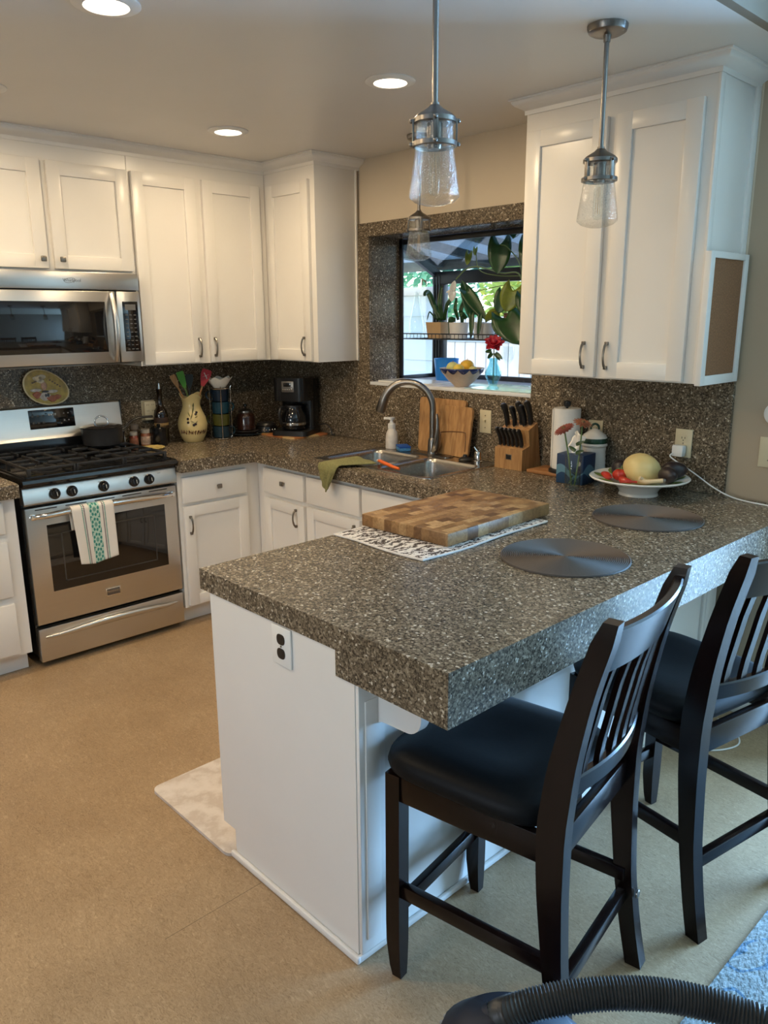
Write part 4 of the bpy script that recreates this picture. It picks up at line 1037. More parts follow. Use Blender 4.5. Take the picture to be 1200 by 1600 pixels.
gerbera('cut_flower', 'faded orange cut flower on the right in the flower glass', (gx+0.008, gy+0.004, ZS+0.02), (2.492, -0.335, 1.185), (0.35, -0.1, 0.9), plain('faded_orange_petals', (0.33, 0.115, 0.055), 0.6, var=0.3), 0.042, 13)
def leaf_mb(b, base, direc, normal, L, W, heart=0.25, droop=0.25, fold=0.18, nu=8, nv=6, mi=0):
    d = Vector(direc).normalized(); nrm = Vector(normal); nrm = (nrm - d*nrm.dot(d)).normalized(); s_ = d.cross(nrm); B = Vector(base)
    def fn(u, v):
        q = v*2-1; hw = W*1.05*((1-u)**0.75)*((u+0.05)**0.38)*1.25
        along = u*L - heart*L*(abs(q)**1.5)*(1-u)**3
        return tuple(B + d*along + s_*(q*hw) - nrm*(droop*L*u*u) + nrm*(fold*hw*abs(q)))
    b.surf(fn, nu, nv, mi)
b = MB()
for z_, a in ((0.05, 0.3), (0.06, 2.6), (0.045, 4.4), (0.075, 1.3)):
    leaf_mb(b, (gx, gy, ZS+z_), (math.cos(a), math.sin(a), -0.5), (0, 0, 1), 0.026, 0.010, 0)
for z_, a in ((0.155, 0.1), (0.165, 3.0), (0.19, 0.6)): leaf_mb(b, (gx+0.008, gy, ZS+z_), (math.cos(a), math.sin(a)*0.4-0.2, 0.5), (0, -1, 0.3), 0.040, 0.012, 0)
b.build('flower_leaves', M['green'], fg, recalc=False)
# tissue box
tb = thing('tissue_box', 'blue patterned tissue box with white tissue behind the flower glass', 'tissue box', (2.39, -0.18, ZS))
Mt = Matrix.Translation((2.387, -0.202, 0)) @ Matrix.Rotation(math.radians(6), 4, 'Z')
m, nt, bb = new_mat('blue_landscape_print'); co = coords(nt)
sep = node(nt, 'ShaderNodeSeparateXYZ'); nt.links.new(co, sep.inputs[0]); zz = S(nt, sep.outputs[2]); xx = S(nt, sep.outputs[0]) + S(nt, sep.outputs[1])
h1 = ((xx*38.0).sin()*0.022) + 0.062; h2 = ((xx*55.0+1.5).sin()*0.014) + 0.036
c = mix(nt, zz.lt(h1), (0.008, 0.030, 0.085), (0.10, 0.22, 0.30)); c = mix(nt, zz.lt(h2), c, (0.012, 0.05, 0.12))
dot = ((xx+0.030)*(xx+0.030) + (zz-0.092)*(zz-0.092)).sqrt().lt(0.010); c = mix(nt, dot, c, (0.40, 0.38, 0.33))
nt.links.new(c, bb.inputs['Base Color']); bb.inputs['Roughness'].default_value = 0.5
b = MB(); b.box(-0.063, 0.063, -0.058, 0.058, ZS, ZS+0.128, 0.003, 2, Mt); b.build('carton', m, tb)
b = MB()
def ts(u, v):
    q = v*2-1; h = u; wd = 0.035*(0.55+0.75*h)*(1-0.2*h)
    return tuple(Mt @ Vector((q*wd + 0.010*math.sin(5*u+3*q), 0.020*math.sin(2.6*q+3*u)+0.006*math.sin(9*q), ZS+0.120+0.105*h*(1-0.28*abs(q-0.15)))))
b.surf(ts, 12, 16); b.build('tissue', M['paper'], tb, solid=0.0012)
# paper towel on holder
pt = thing('paper_towel_holder', 'upright paper towel roll on a black-knobbed holder', 'paper towel holder', (2.235, -0.10, ZS))
px_, py_ = 2.264, -0.104; zb_ = ZS+0.016
b = MB(); b.lathe([(0.0, zb_), (0.070, zb_), (0.070, zb_+0.010), (0.062, zb_+0.016), (0, zb_+0.016)], (px_, py_, 0), 32); b.cyl((px_, py_, zb_+0.01), (px_, py_, zb_+0.305), 0.006); b.lathe([(0.0, 0.292), (0.012, 0.294), (0.017, 0.304), (0.016, 0.318), (0.0, 0.324)], (px_, py_, zb_), 20); b.build('holder', M['blackplastic'], pt)
b = MB(); b.lathe([(0.020, 0.018), (0.058, 0.018), (0.060, 0.022), (0.060, 0.284), (0.058, 0.288), (0.020, 0.288), (0.020, 0.018)], (px_, py_, zb_), 48, f=lambda r, z, q: (r+(0.0015*math.sin(3*q) if r > 0.05 else 0), z), cap=False); b.build('paper_roll', M['paper'], pt)
b = MB()
b.surf(lambda u, v: (px_+(0.0615+0.004*u)*math.cos(-2.2-0.9*u), py_+(0.0615+0.004*u)*math.sin(-2.2-0.9*u), zb_+0.020+0.262*v), 8, 4); b.build('loose_sheet', M['paper'], pt, solid=0.0012)
b = MB(); b.box(2.105, 2.330, -0.172, -0.022, ZS, ZS+0.0155, 0.003); tag(b.build('wooden_board', M['walnut']), 'flat reddish wooden board under the paper towel holder', 'cutting board')
# canister
cn = thing('lidded_canister', 'white ribbed canister with green banded lid by the tissue box', 'canister', (2.425, -0.085, ZS))
cx_, cy_ = 2.395, -0.078
b = MB(); prof = [(0.0, 0.0005), (0.050, 0.0005)]
for i in range(14): prof += [(0.0545-0.0003*i+0.0015*(i % 2), 0.006+0.0095*i)]
prof += [(0.053, 0.142), (0.046, 0.146), (0, 0.146)]
b.lathe(prof, (cx_, cy_, ZS), 40); b.build('pot', M['ceramic'], cn)
b = MB(); b.lathe([(0.0, 0.1465), (0.056, 0.1465), (0.058, 0.152), (0.056, 0.158), (0.055, 0.182), (0.048, 0.196), (0.020, 0.216), (0.010, 0.222), (0.0, 0.223)], (cx_, cy_, ZS), 40); ld = b.build('lid', M['ceramic'], cn)
b = MB(); b.lathe([(0.0562, 0.160), (0.0572, 0.163), (0.0568, 0.180), (0.0552, 0.1822)], (cx_, cy_, ZS), 40, cap=False); b.build('green_band', plain('dark_green_glaze', (0.015, 0.06, 0.035), 0.25, var=0.4, scale=60), ld)
b = MB(); b.tube(catmull([(cx_-0.014, cy_-0.01, ZS+0.219), (cx_-0.012, cy_-0.008, ZS+0.234), (cx_, cy_, ZS+0.243), (cx_+0.012, cy_+0.008, ZS+0.234), (cx_+0.014, cy_+0.01, ZS+0.219)], 4), 0.005, 8); b.build('loop_handle', plain('dark_green_glaze2', (0.02, 0.06, 0.04), 0.25), ld)
# knife block
kbk = thing('knife_block', 'light wooden stepped knife block right of the sink', 'knife block', (2.0, -0.10, ZS))
kx0, kx1 = 1.918, 2.078
poly = [(-0.172, ZS), (-0.172, ZS+0.098), (-0.122, ZS+0.110), (-0.116, ZS+0.115), (-0.128, ZS+0.186), (-0.060, ZS+0.218), (-0.022, ZS+0.004), (-0.030, ZS)]
b = MB(); b.prism(poly, kx0, kx1, 'x', bev=0.003); b.build('block', M['bamboo'], kbk)
b = MB(); b.box(1.984, 2.018, -0.1735, -0.170, ZS+0.046, ZS+0.072, 0.001); pl = b.build('badge', M['pewter'], kbk)
b = MB(); b.box(1.987, 2.015, -0.1742, -0.1733, ZS+0.049, ZS+0.069, 0.0004); b.build('badge_face', M['blackplastic'], pl)
def knife(label, x, y, z, L, wd, th, lean=(0.0, -0.42, 1), group=None):
    k = thing('kitchen_knife', label, 'knife', (x, y, z), 0, group)
    d = Vector(lean).normalized(); e = Vector((1, 0, 0)); e = (e-d*e.dot(d)).normalized(); f = d.cross(e)
    b = MB(); c0 = Vector((x, y, z)); R = []
    for q, s_ in ((0.0, 0.72), (0.06, 0.95), (0.35, 0.86), (0.62, 1.0), (0.88, 1.12), (0.97, 0.95), (1.0, 0.6)):
        p = c0 + d*(0.006+L*q) + f*(0.010*math.sin(PI*q*0.9)); R.append([tuple(p + e*(th/2)*s_*cx + f*(wd/2)*s_*cy) for cx, cy in ((-.6, -1), (.6, -1), (1, -.7), (1, .7), (.6, 1), (-.6, 1), (-1, .7), (-1, -.7))])
    b.face_loop(R); b.build('handle', M['blackplastic'], k)
    b = MB(); b.obox(tuple(c0+d*0.002), e, f, d, th*0.55, wd*0.75, 0.012, 0.001); b.build('bolster', M['chrome'], k)
    b = MB(); b.obox(tuple(c0+d*(0.006+L)+f*0.003), e, f, d, th*0.45, wd*0.55, 0.004, 0.001); b.build('end_cap', M['chrome'], k)
    return k
for i, lb in enumerate(('leftmost of the six steak knives in the front row of the knife block', 'second steak knife from the left in the front row of the block', 'third steak knife from the left in the front row of the block',
                        'fourth steak knife from the left in the front row of the block', 'fifth steak knife from the left in the front row of the block', 'rightmost of the six steak knives in the front row of the block')):
    knife(lb, 1.936+0.0245*i, -0.148, ZS+0.104, 0.088, 0.022, 0.015, (-0.10, -0.36, 1), 'steak knives in the front row of the block')
for (x, y, z, L, wd, th, lb) in ((1.945, -0.112, 0.193, 0.108, 0.028, 0.020, 'tall black-handled knife at the left back of the knife block'), (1.985, -0.108, 0.195, 0.094, 0.026, 0.018, 'black-handled knife second from left at the back of the block'),
                             (2.012, -0.090, 0.204, 0.108, 0.027, 0.019, 'black-handled knife in the middle at the back of the block'), (2.036, -0.100, 0.199, 0.100, 0.026, 0.018, 'black-handled knife fourth from left at the back of the block'),
                             (2.060, -0.085, 0.206, 0.112, 0.028, 0.020, 'black-handled knife at the right end of the knife block')):
    knife(lb, x, y, ZS+z, L, wd, th, (-0.10, -0.30, 1), 'large knives at the back of the block')

# ------------------------------------------------------------------ round the sink
def board(name, label, outline, x, tilt, th, y):
    """a board standing on edge, leaning on the stone"""
    t = thing(name, label, 'cutting board', (x, y, ZS+0.004))
    Mb = Matrix.Translation((x, y, ZS+0.0045)) @ Matrix.Rotation(-tilt, 4, 'X')
    b = MB(); b.prism(outline, 0, th, 'y', bev=0.004)
    for v in b.bm.verts: v.co = Mb @ v.co
    b.build('board', M['bamboo'], t); return t, Mb
def rrp(w_, h, r, taper=0.0):
    return [(x*(1-taper*(1-(z/h))), z) for x, z in rr(-w_/2, w_/2, 0, h, r)]
cb1, Mb = board('bamboo_cutting_board', 'large bamboo cutting board standing behind the faucet', rrp(0.325, 0.285, 0.02, 0.14), 1.462, 0.14, 0.018, -0.083)
cb2, Mb2 = board('bamboo_cutting_board', 'bamboo board with juice groove leaning in front of the larger board', rrp(0.225, 0.255, 0.025, 0.05), 1.580, 0.12, 0.014, -0.102)
for v_ in (): pass
b = MB(); R = [Mb2 @ Vector((x, -0.001, z)) for x, z in ([(-0.085, 0.02)] + [(-0.085, 0.10)] + [(-0.070+0.0*i, 0.118) for i in range(1)] + [(0.06, 0.128), (0.082, 0.11), (0.088, 0.03)])]
b.tube(catmull([tuple(p) for p in R], 6), 0.0028, 6); b.build('juice_groove', plain('dark_bamboo_groove', (0.16, 0.07, 0.025), 0.6), cb2)
sd = thing('soap_dispenser', 'clear plastic foaming soap bottle with white pump left of the faucet', 'soap bottle', (1.185, -0.140, 0.91))
sx_, sy_ = 1.178, -0.140; z0 = 0.9105
b = MB(); b.lathe([(0.0, 0), (0.033, 0), (0.035, 0.004), (0.034, 0.06), (0.031, 0.085), (0.022, 0.103), (0.018, 0.112), (0.0, 0.112)], (sx_, sy_, z0), 28); b.build('bottle', plain('milky_plastic', (0.62, 0.58, 0.54), 0.25, var=0.1, scale=40), sd)
b = MB(); b.lathe([(0.019, 0.108), (0.021, 0.110), (0.021, 0.135), (0.012, 0.140), (0.008, 0.155), (0.017, 0.158), (0.018, 0.170), (0.0, 0.172)], (sx_, sy_, z0), 24); b.obox((sx_-0.018, sy_-0.012, z0+0.164), (0.83, 0.55, 0), (-0.55, 0.83, 0), (0, 0, 1), 0.045, 0.014, 0.012, 0.003); b.build('pump', M['whiteplastic'], sd)
spg = thing('sponge', 'blue scrubbing sponge on the sink rim', 'sponge', (1.262, -0.135, 0.91))
b = MB(); b.obox((1.275, -0.148, 0.920), (0.85, -0.52, 0), (0.52, 0.85, 0), (0, 0, 1), 0.090, 0.062, 0.018, 0.005); b.build('foam', plain('teal_foam', (0.05, 0.20, 0.42), 0.9, var=0.3, scale=200), spg)
b = MB(); b.obox((1.275, -0.148, 0.934), (0.85, -0.52, 0), (0.52, 0.85, 0), (0, 0, 1), 0.091, 0.063, 0.010, 0.003); b.build('scouring_pad', plain('blue_scourer', (0.015, 0.085, 0.36), 0.95, var=0.4, scale=300, bmp=0.4), spg)
t = thing('dish_cloth', 'olive green dish cloth draped over the worktop edge left of the sink', 'cloth', (1.35, -0.66, ZS))
def dc(u, v):   # u along the drop, v across
    q = v-0.5; wv = 0.010*math.sin(7*v+3*u)+0.006*math.sin(15*v+5*u)
    if u < 0.55:
        k = u/0.55; y = -0.560-0.155*k; z = ZS+0.010+0.020*math.sin(PI*v)*(1-0.3*k)*(0.5+0.5*math.sin(5*v+2*k)**2)+0.004
        x = 1.345+q*(0.21-0.07*k)+0.10*(1-k)*0.5+wv*0.5
    else:
        k = (u-0.55)/0.45; a = min(1, k*5)
        y = -0.7195-0.014*math.sin(a*PI/2)-0.006-abs(wv)*0.7; z = ZS+0.012-0.012*a-0.125*k*(1-0.45*abs(q-0.1)*2)
        x = 1.345+q*(0.14-0.07*k)-0.015*k+wv*0.3
    return (x, y, z)
b = MB(); b.surf(dc, 40, 26); b.build('cloth', plain('olive_terry', (0.20, 0.19, 0.075), 0.95, var=0.2, scale=120, bmp=0.5), t, solid=0.005)
br = thing('dish_brush', 'orange handled brush lying across the front of the sink', 'brush', (1.56, -0.57, 0.91))
b = MB(); b.tube(catmull([(1.455, -0.500, 0.922), (1.49, -0.525, 0.928), (1.55, -0.545, 0.926), (1.62, -0.560, 0.920), (1.665, -0.566, 0.9175)], 5), [0.006+0.003*math.sin(PI*i/20) for i in range(21)], 10); b.build('handle', plain('orange_plastic', (0.72, 0.13, 0.02), 0.35), br)
b = MB(); b.tube([(1.455, -0.500, 0.922), (1.435, -0.488, 0.918), (1.420, -0.476, 0.912)], [0.005, 0.007, 0.005], 10); b.build('head', M['whiteplastic'], br)
skt = thing('pot_strainer', 'small black wire strainer with handle lying in the right sink bowl', 'strainer', (1.74, -0.33, 0.75))
b = MB(); Ms = Matrix.Translation((1.735, -0.300, 0.83)) @ Matrix.Rotation(0.5, 4, 'X')
for k in range(7):
    p = Ms @ Vector((-0.045+0.015*k, -0.04, 0)); q = Ms @ Vector((-0.045+0.015*k, 0.04, 0)); b.tube([p, q], 0.0018, 6)
for k in range(4):
    p = Ms @ Vector((-0.045, -0.04+0.027*k, 0.001)); q = Ms @ Vector((0.045, -0.04+0.027*k, 0.001)); b.tube([p, q], 0.0018, 6)
b.build('wire_grid', M['blackplastic'], skt)
b = MB(); b.tube([tuple(Ms @ Vector((0.045, 0.0, 0))), (1.80, -0.27, 0.868), (1.838, -0.25, 0.892)], [0.006, 0.010, 0.009], 10); b.tube([tuple(Ms @ Vector((-0.02, -0.04, 0))), (1.70, -0.42, 0.764), (1.69, -0.45, 0.7625)], 0.003, 6); b.build('handle', M['blackplastic'], skt)
t = thing('sink_stopper', 'black rubber sink stopper on the deck right of the boards', 'sink stopper', (1.715, -0.14, 0.91))
b = MB(); b.lathe([(0.0, 0.0), (0.030, 0), (0.034, 0.006), (0.028, 0.014), (0.012, 0.020), (0.010, 0.030), (0.0, 0.032)], (1.712, -0.148, 0.9105), 24); b.build('plug', M['blackplastic'], t)
t = thing('chrome_cap', 'short round chrome cap beside the black stopper', 'sink fitting', (1.79, -0.13, 0.91))
b = MB(); b.lathe([(0.0, 0.0), (0.024, 0), (0.024, 0.004), (0.019, 0.008), (0.019, 0.046), (0.015, 0.052), (0.0, 0.053)], (1.782, -0.130, 0.9105), 24); b.build('cap', M['chrome'], t)
b = MB(); b.tube([(1.782, -0.130, 0.955), (1.770, -0.140, 0.975), (1.765, -0.143, 0.985)], [0.006, 0.005, 0.003], 8); b.build('knob', M['chrome'], t)

# ------------------------------------------------------------------ on and over the range
def towel_mat():
    m, nt, b = new_mat('embroidered_towel'); sep = node(nt, 'ShaderNodeSeparateXYZ'); nt.links.new(coords(nt, 'UV'), sep.inputs[0])
    u, v = S(nt, sep.outputs[0]), S(nt, sep.outputs[1])
    white = (0.74, 0.70, 0.64); teal = (0.035, 0.23, 0.19); light = (0.36, 0.58, 0.48); dark = (0.035, 0.030, 0.040)
    du = (u-0.52)/0.125; cell = ((v*3.6).frac()-0.5)*2.0; r = (du*du + cell*cell).sqrt()
    ang = cell.op('ARCTAN2', du)
    band = du.abs().lt(1.0)
    pet = (((r*11.0).sin())*1.0 + ((ang*8.0).sin())*0.9).gt(0.15)
    c = mix(nt, band*0.8, white, light); c = mix(nt, band*pet, c, teal)
    for ctr, w_, col, k in ((0.28, 0.020, dark, 40.0), (0.235, 0.020, teal, 36.0), (0.725, 0.020, dark, 40.0), (0.77, 0.020, teal, 36.0)):
        d_ = ((u-ctr)/w_); q = ((v*k).frac()-0.5)*2.2
        c = mix(nt, (d_*d_+q*q).lt(0.75), c, col)
    nt.links.new(c, b.inputs['Base Color']); b.inputs['Roughness'].default_value = 0.92
    n = node(nt, 'ShaderNodeTexNoise', Scale=26.0, Detail=3.0); nt.links.new(coords(nt), n.inputs['Vector']); bump(nt, b, n.outputs['Fac'], 0.5, 0.006); return m
t = thing('kitchen_towel', 'white towel with teal embroidered band hanging on the oven handle', 'towel', (0.68, -1.63, 0.745))
HX, HZ = 0.676, 0.747
def kt(u, v):   # u: across, v: along the cloth from front hem over the bar to the back
    front = 0.272-0.018*abs(u-0.4)*2; wv = 0.006*math.sin(8*u+2)*min(1, v*0 + 1)
    y0, y1 = -1.735, -1.533
    if v < 0.62:
        k = v/0.62; z = HZ-front*(1-k); x = HX+0.0195+0.006*math.sin(7*u+1.0)*(1-k)+0.003*(1-k)
        y = y0+(y1-y0)*u + (0.018*(1-k)*(0.9-0.9*u)) 
    elif v < 0.74:
        k = (v-0.62)/0.12; a = PI*k; x = HX+0.0195*math.cos(a); z = HZ+0.0195*math.sin(a); y = y0+(y1-y0)*u
    else:
        k = (v-0.74)/0.26; z = HZ-0.10*k; x = HX-0.0195-0.001*k; y = y0+(y1-y0)*u+0.006*k
    return (x, y, z)
b = MB(); nu, nv = 28, 60; b.surf(kt, nu, nv)
uvl = b.bm.loops.layers.uv.new('uv'); b.bm.verts.ensure_lookup_table()
for i, vt in enumerate(b.bm.verts): vt.index = i
for f in b.bm.faces:
    for lp in f.loops: i, j = divmod(lp.vert.index, nv+1); lp[uvl].uv = (i/nu, j/nv/0.62)
b.build('cloth', towel_mat(), t, solid=0.003)
sp = thing('saucepan', 'black lidded saucepan with long curved handle on the back burner', 'saucepan', (0.215, -1.345, 0.96))
pcx, pcy, pz = 0.215, -1.345, 0.9615
b = MB(); b.lathe([(0.0, 0.0), (0.088, 0.0), (0.098, 0.006), (0.103, 0.03), (0.105, 0.088), (0.107, 0.092), (0.104, 0.093), (0.100, 0.03), (0.0, 0.006)], (pcx, pcy, pz), 44, cap=False); b.build('pan_body', plain('dark_anodised_metal', (0.030, 0.030, 0.032), 0.38, 0.3, var=0.1), sp)
b = MB(); b.lathe([(0.106, 0.094), (0.107, 0.097), (0.090, 0.104), (0.05, 0.112), (0.0, 0.115)], (pcx, pcy, pz), 44); ldd = b.build('lid', plain('dark_lid_glass', (0.020, 0.018, 0.018), 0.10, coat=0.5), sp)
b = MB(); b.tube(catmull([(pcx-0.005, pcy-0.034, pz+0.112), (pcx-0.002, pcy-0.030, pz+0.138), (pcx, pcy, pz+0.152), (pcx+0.002, pcy+0.030, pz+0.138), (pcx+0.005, pcy+0.034, pz+0.112)], 5), 0.0045, 10); b.build('lid_handle', M['chrome'], ldd)
b = MB(); dh = Vector((0.06, 1, 0)).normalized(); P = [Vector((pcx, pcy, pz+0.070))+dh*0.100, Vector((pcx, pcy, pz+0.078))+dh*0.125, Vector((pcx, pcy, pz+0.112))+dh*0.165, Vector((pcx, pcy, pz+0.126))+dh*0.22, Vector((pcx, pcy, pz+0.126))+dh*0.285]
b.tube(catmull(P, 5), [0.010]*6+[0.0095]*15, 12, flat=0.7); b.build('handle', M['blackplastic'], sp)
# painted plaque leaning on the wall, standing on the backguard
pq = thing('painted_plaque', 'oval yellow ceramic plaque with a cook motif above the range', 'plaque', (0.045, -1.545, 1.173))
PC = Vector((0.036, -1.548, 1.262)); ph = math.radians(-24)
def PQ(a, c, d): return (PC.x+d-0.06*c*0.5, PC.y+a, PC.z+c)
def rot(a, c): return (a*math.cos(ph)-c*math.sin(ph), a*math.sin(ph)+c*math.cos(ph))
def oval(k, d, n=48): return [PQ(*rot(0.122*k*math.cos(q)*(1+0.06*math.sin(q)), 0.086*k*math.sin(q)*(1-0.10*math.cos(q))), d) for q in [2*PI*i/n for i in range(n)]]
b = MB(); b.face_loop([oval(0.90, 0.000), oval(1.0, 0.008), oval(1.0, 0.012), oval(0.95, 0.013)]); b.build('rim', plain('cream_glaze', (0.76, 0.62, 0.36), 0.3, var=0.1, scale=40), pq)
b = MB(); b.face_loop([oval(0.94, 0.0115), oval(0.93, 0.0140)], cap0=False); b.build('painted_ground', plain('olive_gold_glaze', (0.46, 0.31, 0.06), 0.35, var=0.35, scale=30), pq)
def blob(b, pts, d0=0.0135, d1=0.0165):
    ca = sum(p[0] for p in pts)/len(pts); cc = sum(p[1] for p in pts)/len(pts)
    b.face_loop([[PQ(a, c, d0) for a, c in pts], [PQ(ca+(a-ca)*0.85, cc+(c-cc)*0.85, d1) for a, c in pts]])
def ell(ca, cc, ra, rc, n=14, wob=0): return [(ca+ra*math.cos(q)*(1+wob*math.sin(3*q)), cc+rc*math.sin(q)*(1+wob*math.cos(4*q))) for q in [2*PI*i/n for i in range(n)]]
for nm, col, shapes in (('cook_hat', (0.72, 0.60, 0.42), (ell(-0.035, 0.050, 0.030, 0.018, wob=0.15), ell(-0.018, 0.058, 0.022, 0.014), ell(-0.022, 0.036, 0.016, 0.012))),
                        ('cook_face', (0.56, 0.29, 0.17), (ell(-0.012, 0.012, 0.016, 0.024, wob=0.06),)),
                        ('cook_coat', (0.60, 0.50, 0.42), (ell(-0.012, -0.042, 0.030, 0.022, wob=0.12), ell(-0.055, -0.008, 0.030, 0.009), ell(0.028, -0.018, 0.030, 0.009))),
                        ('neckerchief', (0.035, 0.022, 0.022), (ell(-0.008, -0.017, 0.019, 0.006), ell(0.004, -0.036, 0.008, 0.010), ell(-0.008, -0.037, 0.006, 0.009))),
                        ('painted_food', (0.40, 0.10, 0.03), (ell(-0.052, -0.032, 0.022, 0.018, wob=0.2), ell(0.025, -0.055, 0.032, 0.016, wob=0.2), ell(0.052, -0.048, 0.020, 0.012, wob=0.2))),
                        ('brush_stroke', (0.10, 0.045, 0.02), [ell(-0.068+0.010*i, 0.030+0.004*i, 0.006, 0.003) for i in range(3)] + [ell(0.022+0.012*i, 0.040-0.0085*i, 0.005, 0.004) for i in range(5)])):
    b = MB()
    for s_ in shapes: blob(b, s_, 0.0135, 0.0165 if nm not in ('neckerchief', 'painted_food') else 0.0185)
    o = b.build(nm, plain('glaze_'+nm, col, 0.3, var=0.3, scale=70), pq)
# ------------------------------------------------------------------ corner of the worktop
ob = thing('oil_bottle', 'tall dark glass bottle with metal pourer beside the wall outlet', 'bottle', (0.075, -0.93, ZS))
b = MB(); b.lathe([(0.0, 0), (0.038, 0), (0.040, 0.006), (0.040, 0.165), (0.034, 0.190), (0.020, 0.210), (0.0155, 0.225), (0.0145, 0.295), (0.0165, 0.298), (0.0165, 0.312), (0.0, 0.312)], (0.072, -0.925, ZS), 32); b.build('glass_body', plain('dark_brown_glass', (0.012, 0.006, 0.003), 0.08, coat=0.4), ob)
b = MB(); b.lathe([(0.0, 0.312), (0.010, 0.312), (0.008, 0.325), (0.004, 0.345), (0.0, 0.346)], (0.072, -0.925, ZS), 14); b.build('pourer', M['chrome'], ob)
b = MB(); b.lathe([(0.0403, 0.085), (0.0408, 0.086), (0.0408, 0.150), (0.0403, 0.151)], (0.072, -0.925, ZS), 32, cap=False); lb_ = b.build('paper_label', plain('dark_brown_label', (0.045, 0.02, 0.012), 0.6, var=0.4, scale=60), ob)
b = MB(); b.lathe([(0.0409, 0.105), (0.0412, 0.106), (0.0412, 0.118), (0.0409, 0.119)], (0.072, -0.925, ZS), 32, cap=False); b.build('label_stripe', plain('gold_stripe', (0.42, 0.26, 0.09), 0.5, var=0.4, scale=150), lb_)
t = thing('black_tin', 'short black lidded tin in front of the oil bottle', 'tin', (0.135, -0.985, ZS))
b = MB(); b.lathe([(0.0, 0), (0.044, 0), (0.046, 0.004), (0.046, 0.088), (0.0, 0.088)], (0.150, -0.986, ZS), 32); b.build('tin_body', M['black'], t)
b = MB(); b.lathe([(0.0, 0.0885), (0.048, 0.0885), (0.048, 0.100), (0.043, 0.106), (0.0, 0.108)], (0.150, -0.986, ZS), 32); b.lathe([(0, 0.108), (0.008, 0.108), (0.011, 0.118), (0.007, 0.124), (0, 0.125)], (0.150, -0.986, ZS), 16); b.build('lid', M['black'], t)
def jar(name, label, x, y, r, h, body, lidc, lblc):
    t = thing(name, label, 'jar', (x, y, ZS))
    b = MB(); b.lathe([(0.0, 0), (r*0.95, 0), (r, 0.004), (r, h*0.68), (r*0.8, h*0.76), (0, h*0.76)], (x, y, ZS), 28); b.build('jar_body', plain(name+'_contents'+str(int(x*1e4)), body, 0.25, var=0.4, scale=120), t)
    b = MB(); b.lathe([(0.0, h*0.762), (r*0.86, h*0.762), (r*0.88, h*0.78), (r*0.88, h*0.97), (r*0.8, h), (0.0, h)], (x, y, ZS), 28, f=lambda rr_, z, q: (rr_*(1+0.01*math.cos(24*q)), z)); b.build('lid', plain(name+'_lid'+str(int(x*1e4)), lidc, 0.4), t)
    b = MB(); b.lathe([(r*1.003, h*0.12), (r*1.012, h*0.13), (r*1.012, h*0.58), (r*1.003, h*0.59)], (x, y, ZS), 28, cap=False); b.build('paper_label', plain(name+'_label'+str(int(x*1e4)), lblc, 0.6, var=0.5, scale=50), t)
jar('spice_jar', 'white lidded spice jar with striped label beside the saucepan', 0.112, -1.048, 0.029, 0.098, (0.30, 0.10, 0.05), (0.62, 0.55, 0.47), (0.58, 0.42, 0.32))
jar('spice_jar', 'small reddish spice jar close behind the saucepan', 0.105, -1.118, 0.024, 0.088, (0.30, 0.07, 0.04), (0.55, 0.50, 0.44), (0.36, 0.13, 0.07))
jar('glass_spice_jar', 'dim clear spice jar against the stone behind the other jars', 0.045, -1.080, 0.024, 0.120, (0.10, 0.07, 0.05), (0.22, 0.19, 0.16), (0.20, 0.13, 0.09))
b = MB(); b.lathe([(0.0, 0.0), (0.050, 0.0), (0.058, 0.004), (0.066, 0.012), (0.064, 0.015), (0.052, 0.008), (0.0, 0.006)], (0.245, -1.080, ZS), 64, f=lambda r, z, q: (r*(1+(0.045*math.cos(14*q) if r > 0.055 else 0)), z)); 
tag(b.build('spoon_rest', plain('yellow_glaze', (0.55, 0.42, 0.15), 0.25, var=0.2, scale=60)), 'small yellow scalloped dish on the worktop beside the cooktop', 'dish')
# pitcher with utensils
pt = thing('ceramic_pitcher', 'cream ceramic pitcher painted with olives, holding cooking utensils', 'pitcher', (0.145, -0.765, ZS))
ix, iy = 0.145, -0.765
def lip(r, z, q):
    if z > 0.22: k = (z-0.22)/0.05; return r*(1+0.05*k*math.cos(3*q+0.6)), z+0.014*k*math.cos(3*q+0.6)
    return r, z
prof = [(0.0, 0.0), (0.052, 0.0), (0.058, 0.006), (0.074, 0.040), (0.084, 0.080), (0.085, 0.105), (0.078, 0.140), (0.062, 0.175), (0.051, 0.205), (0.050, 0.225), (0.056, 0.250), (0.064, 0.268), (0.061, 0.270), (0.052, 0.250), (0.046, 0.225), (0.046, 0.205), (0.0, 0.200)]
b = MB(); b.lathe(prof, (ix, iy, ZS), 48, f=lip, cap=False); b.build('pitcher_body', plain('cream_yellow_glaze', (0.62, 0.50, 0.24), 0.22, var=0.12, scale=12), pt)
def rad_at(z):
    for (r0, z0_), (r1, z1_) in zip(prof, prof[1:]):
        if z0_ <= z <= z1_ and z1_ > z0_: return r0+(r1-r0)*(z-z0_)/(z1_-z0_)
    return 0.05
camdir = math.atan2(-3.1095-iy, 4.2344-ix)
def onp(az, z, d=0.0008): r = rad_at(z)+d; return (ix+r*math.cos(camdir+az), iy+r*math.sin(camdir+az), ZS+z)
b = MB()
for az, z, l, a in ((-0.05, 0.155, 0.05, 0.9), (0.12, 0.190, 0.05, 1.0), (-0.25, 0.165, 0.045, 2.5), (0.30, 0.150, 0.045, 0.2), (0.0, 0.125, 0.05, 2.9), (0.25, 0.120, 0.045, 0.4), (0.2, 0.215, 0.03, 1.2)):
    P = [onp(az+l*6*(q-0.5)*math.cos(a), z+l*(q-0.5)*math.sin(a)) for q in (0, .25, .5, .75, 1)]
    b.tube(P, [0.001, 0.005, 0.006, 0.004, 0.001], 8, flat=0.25)
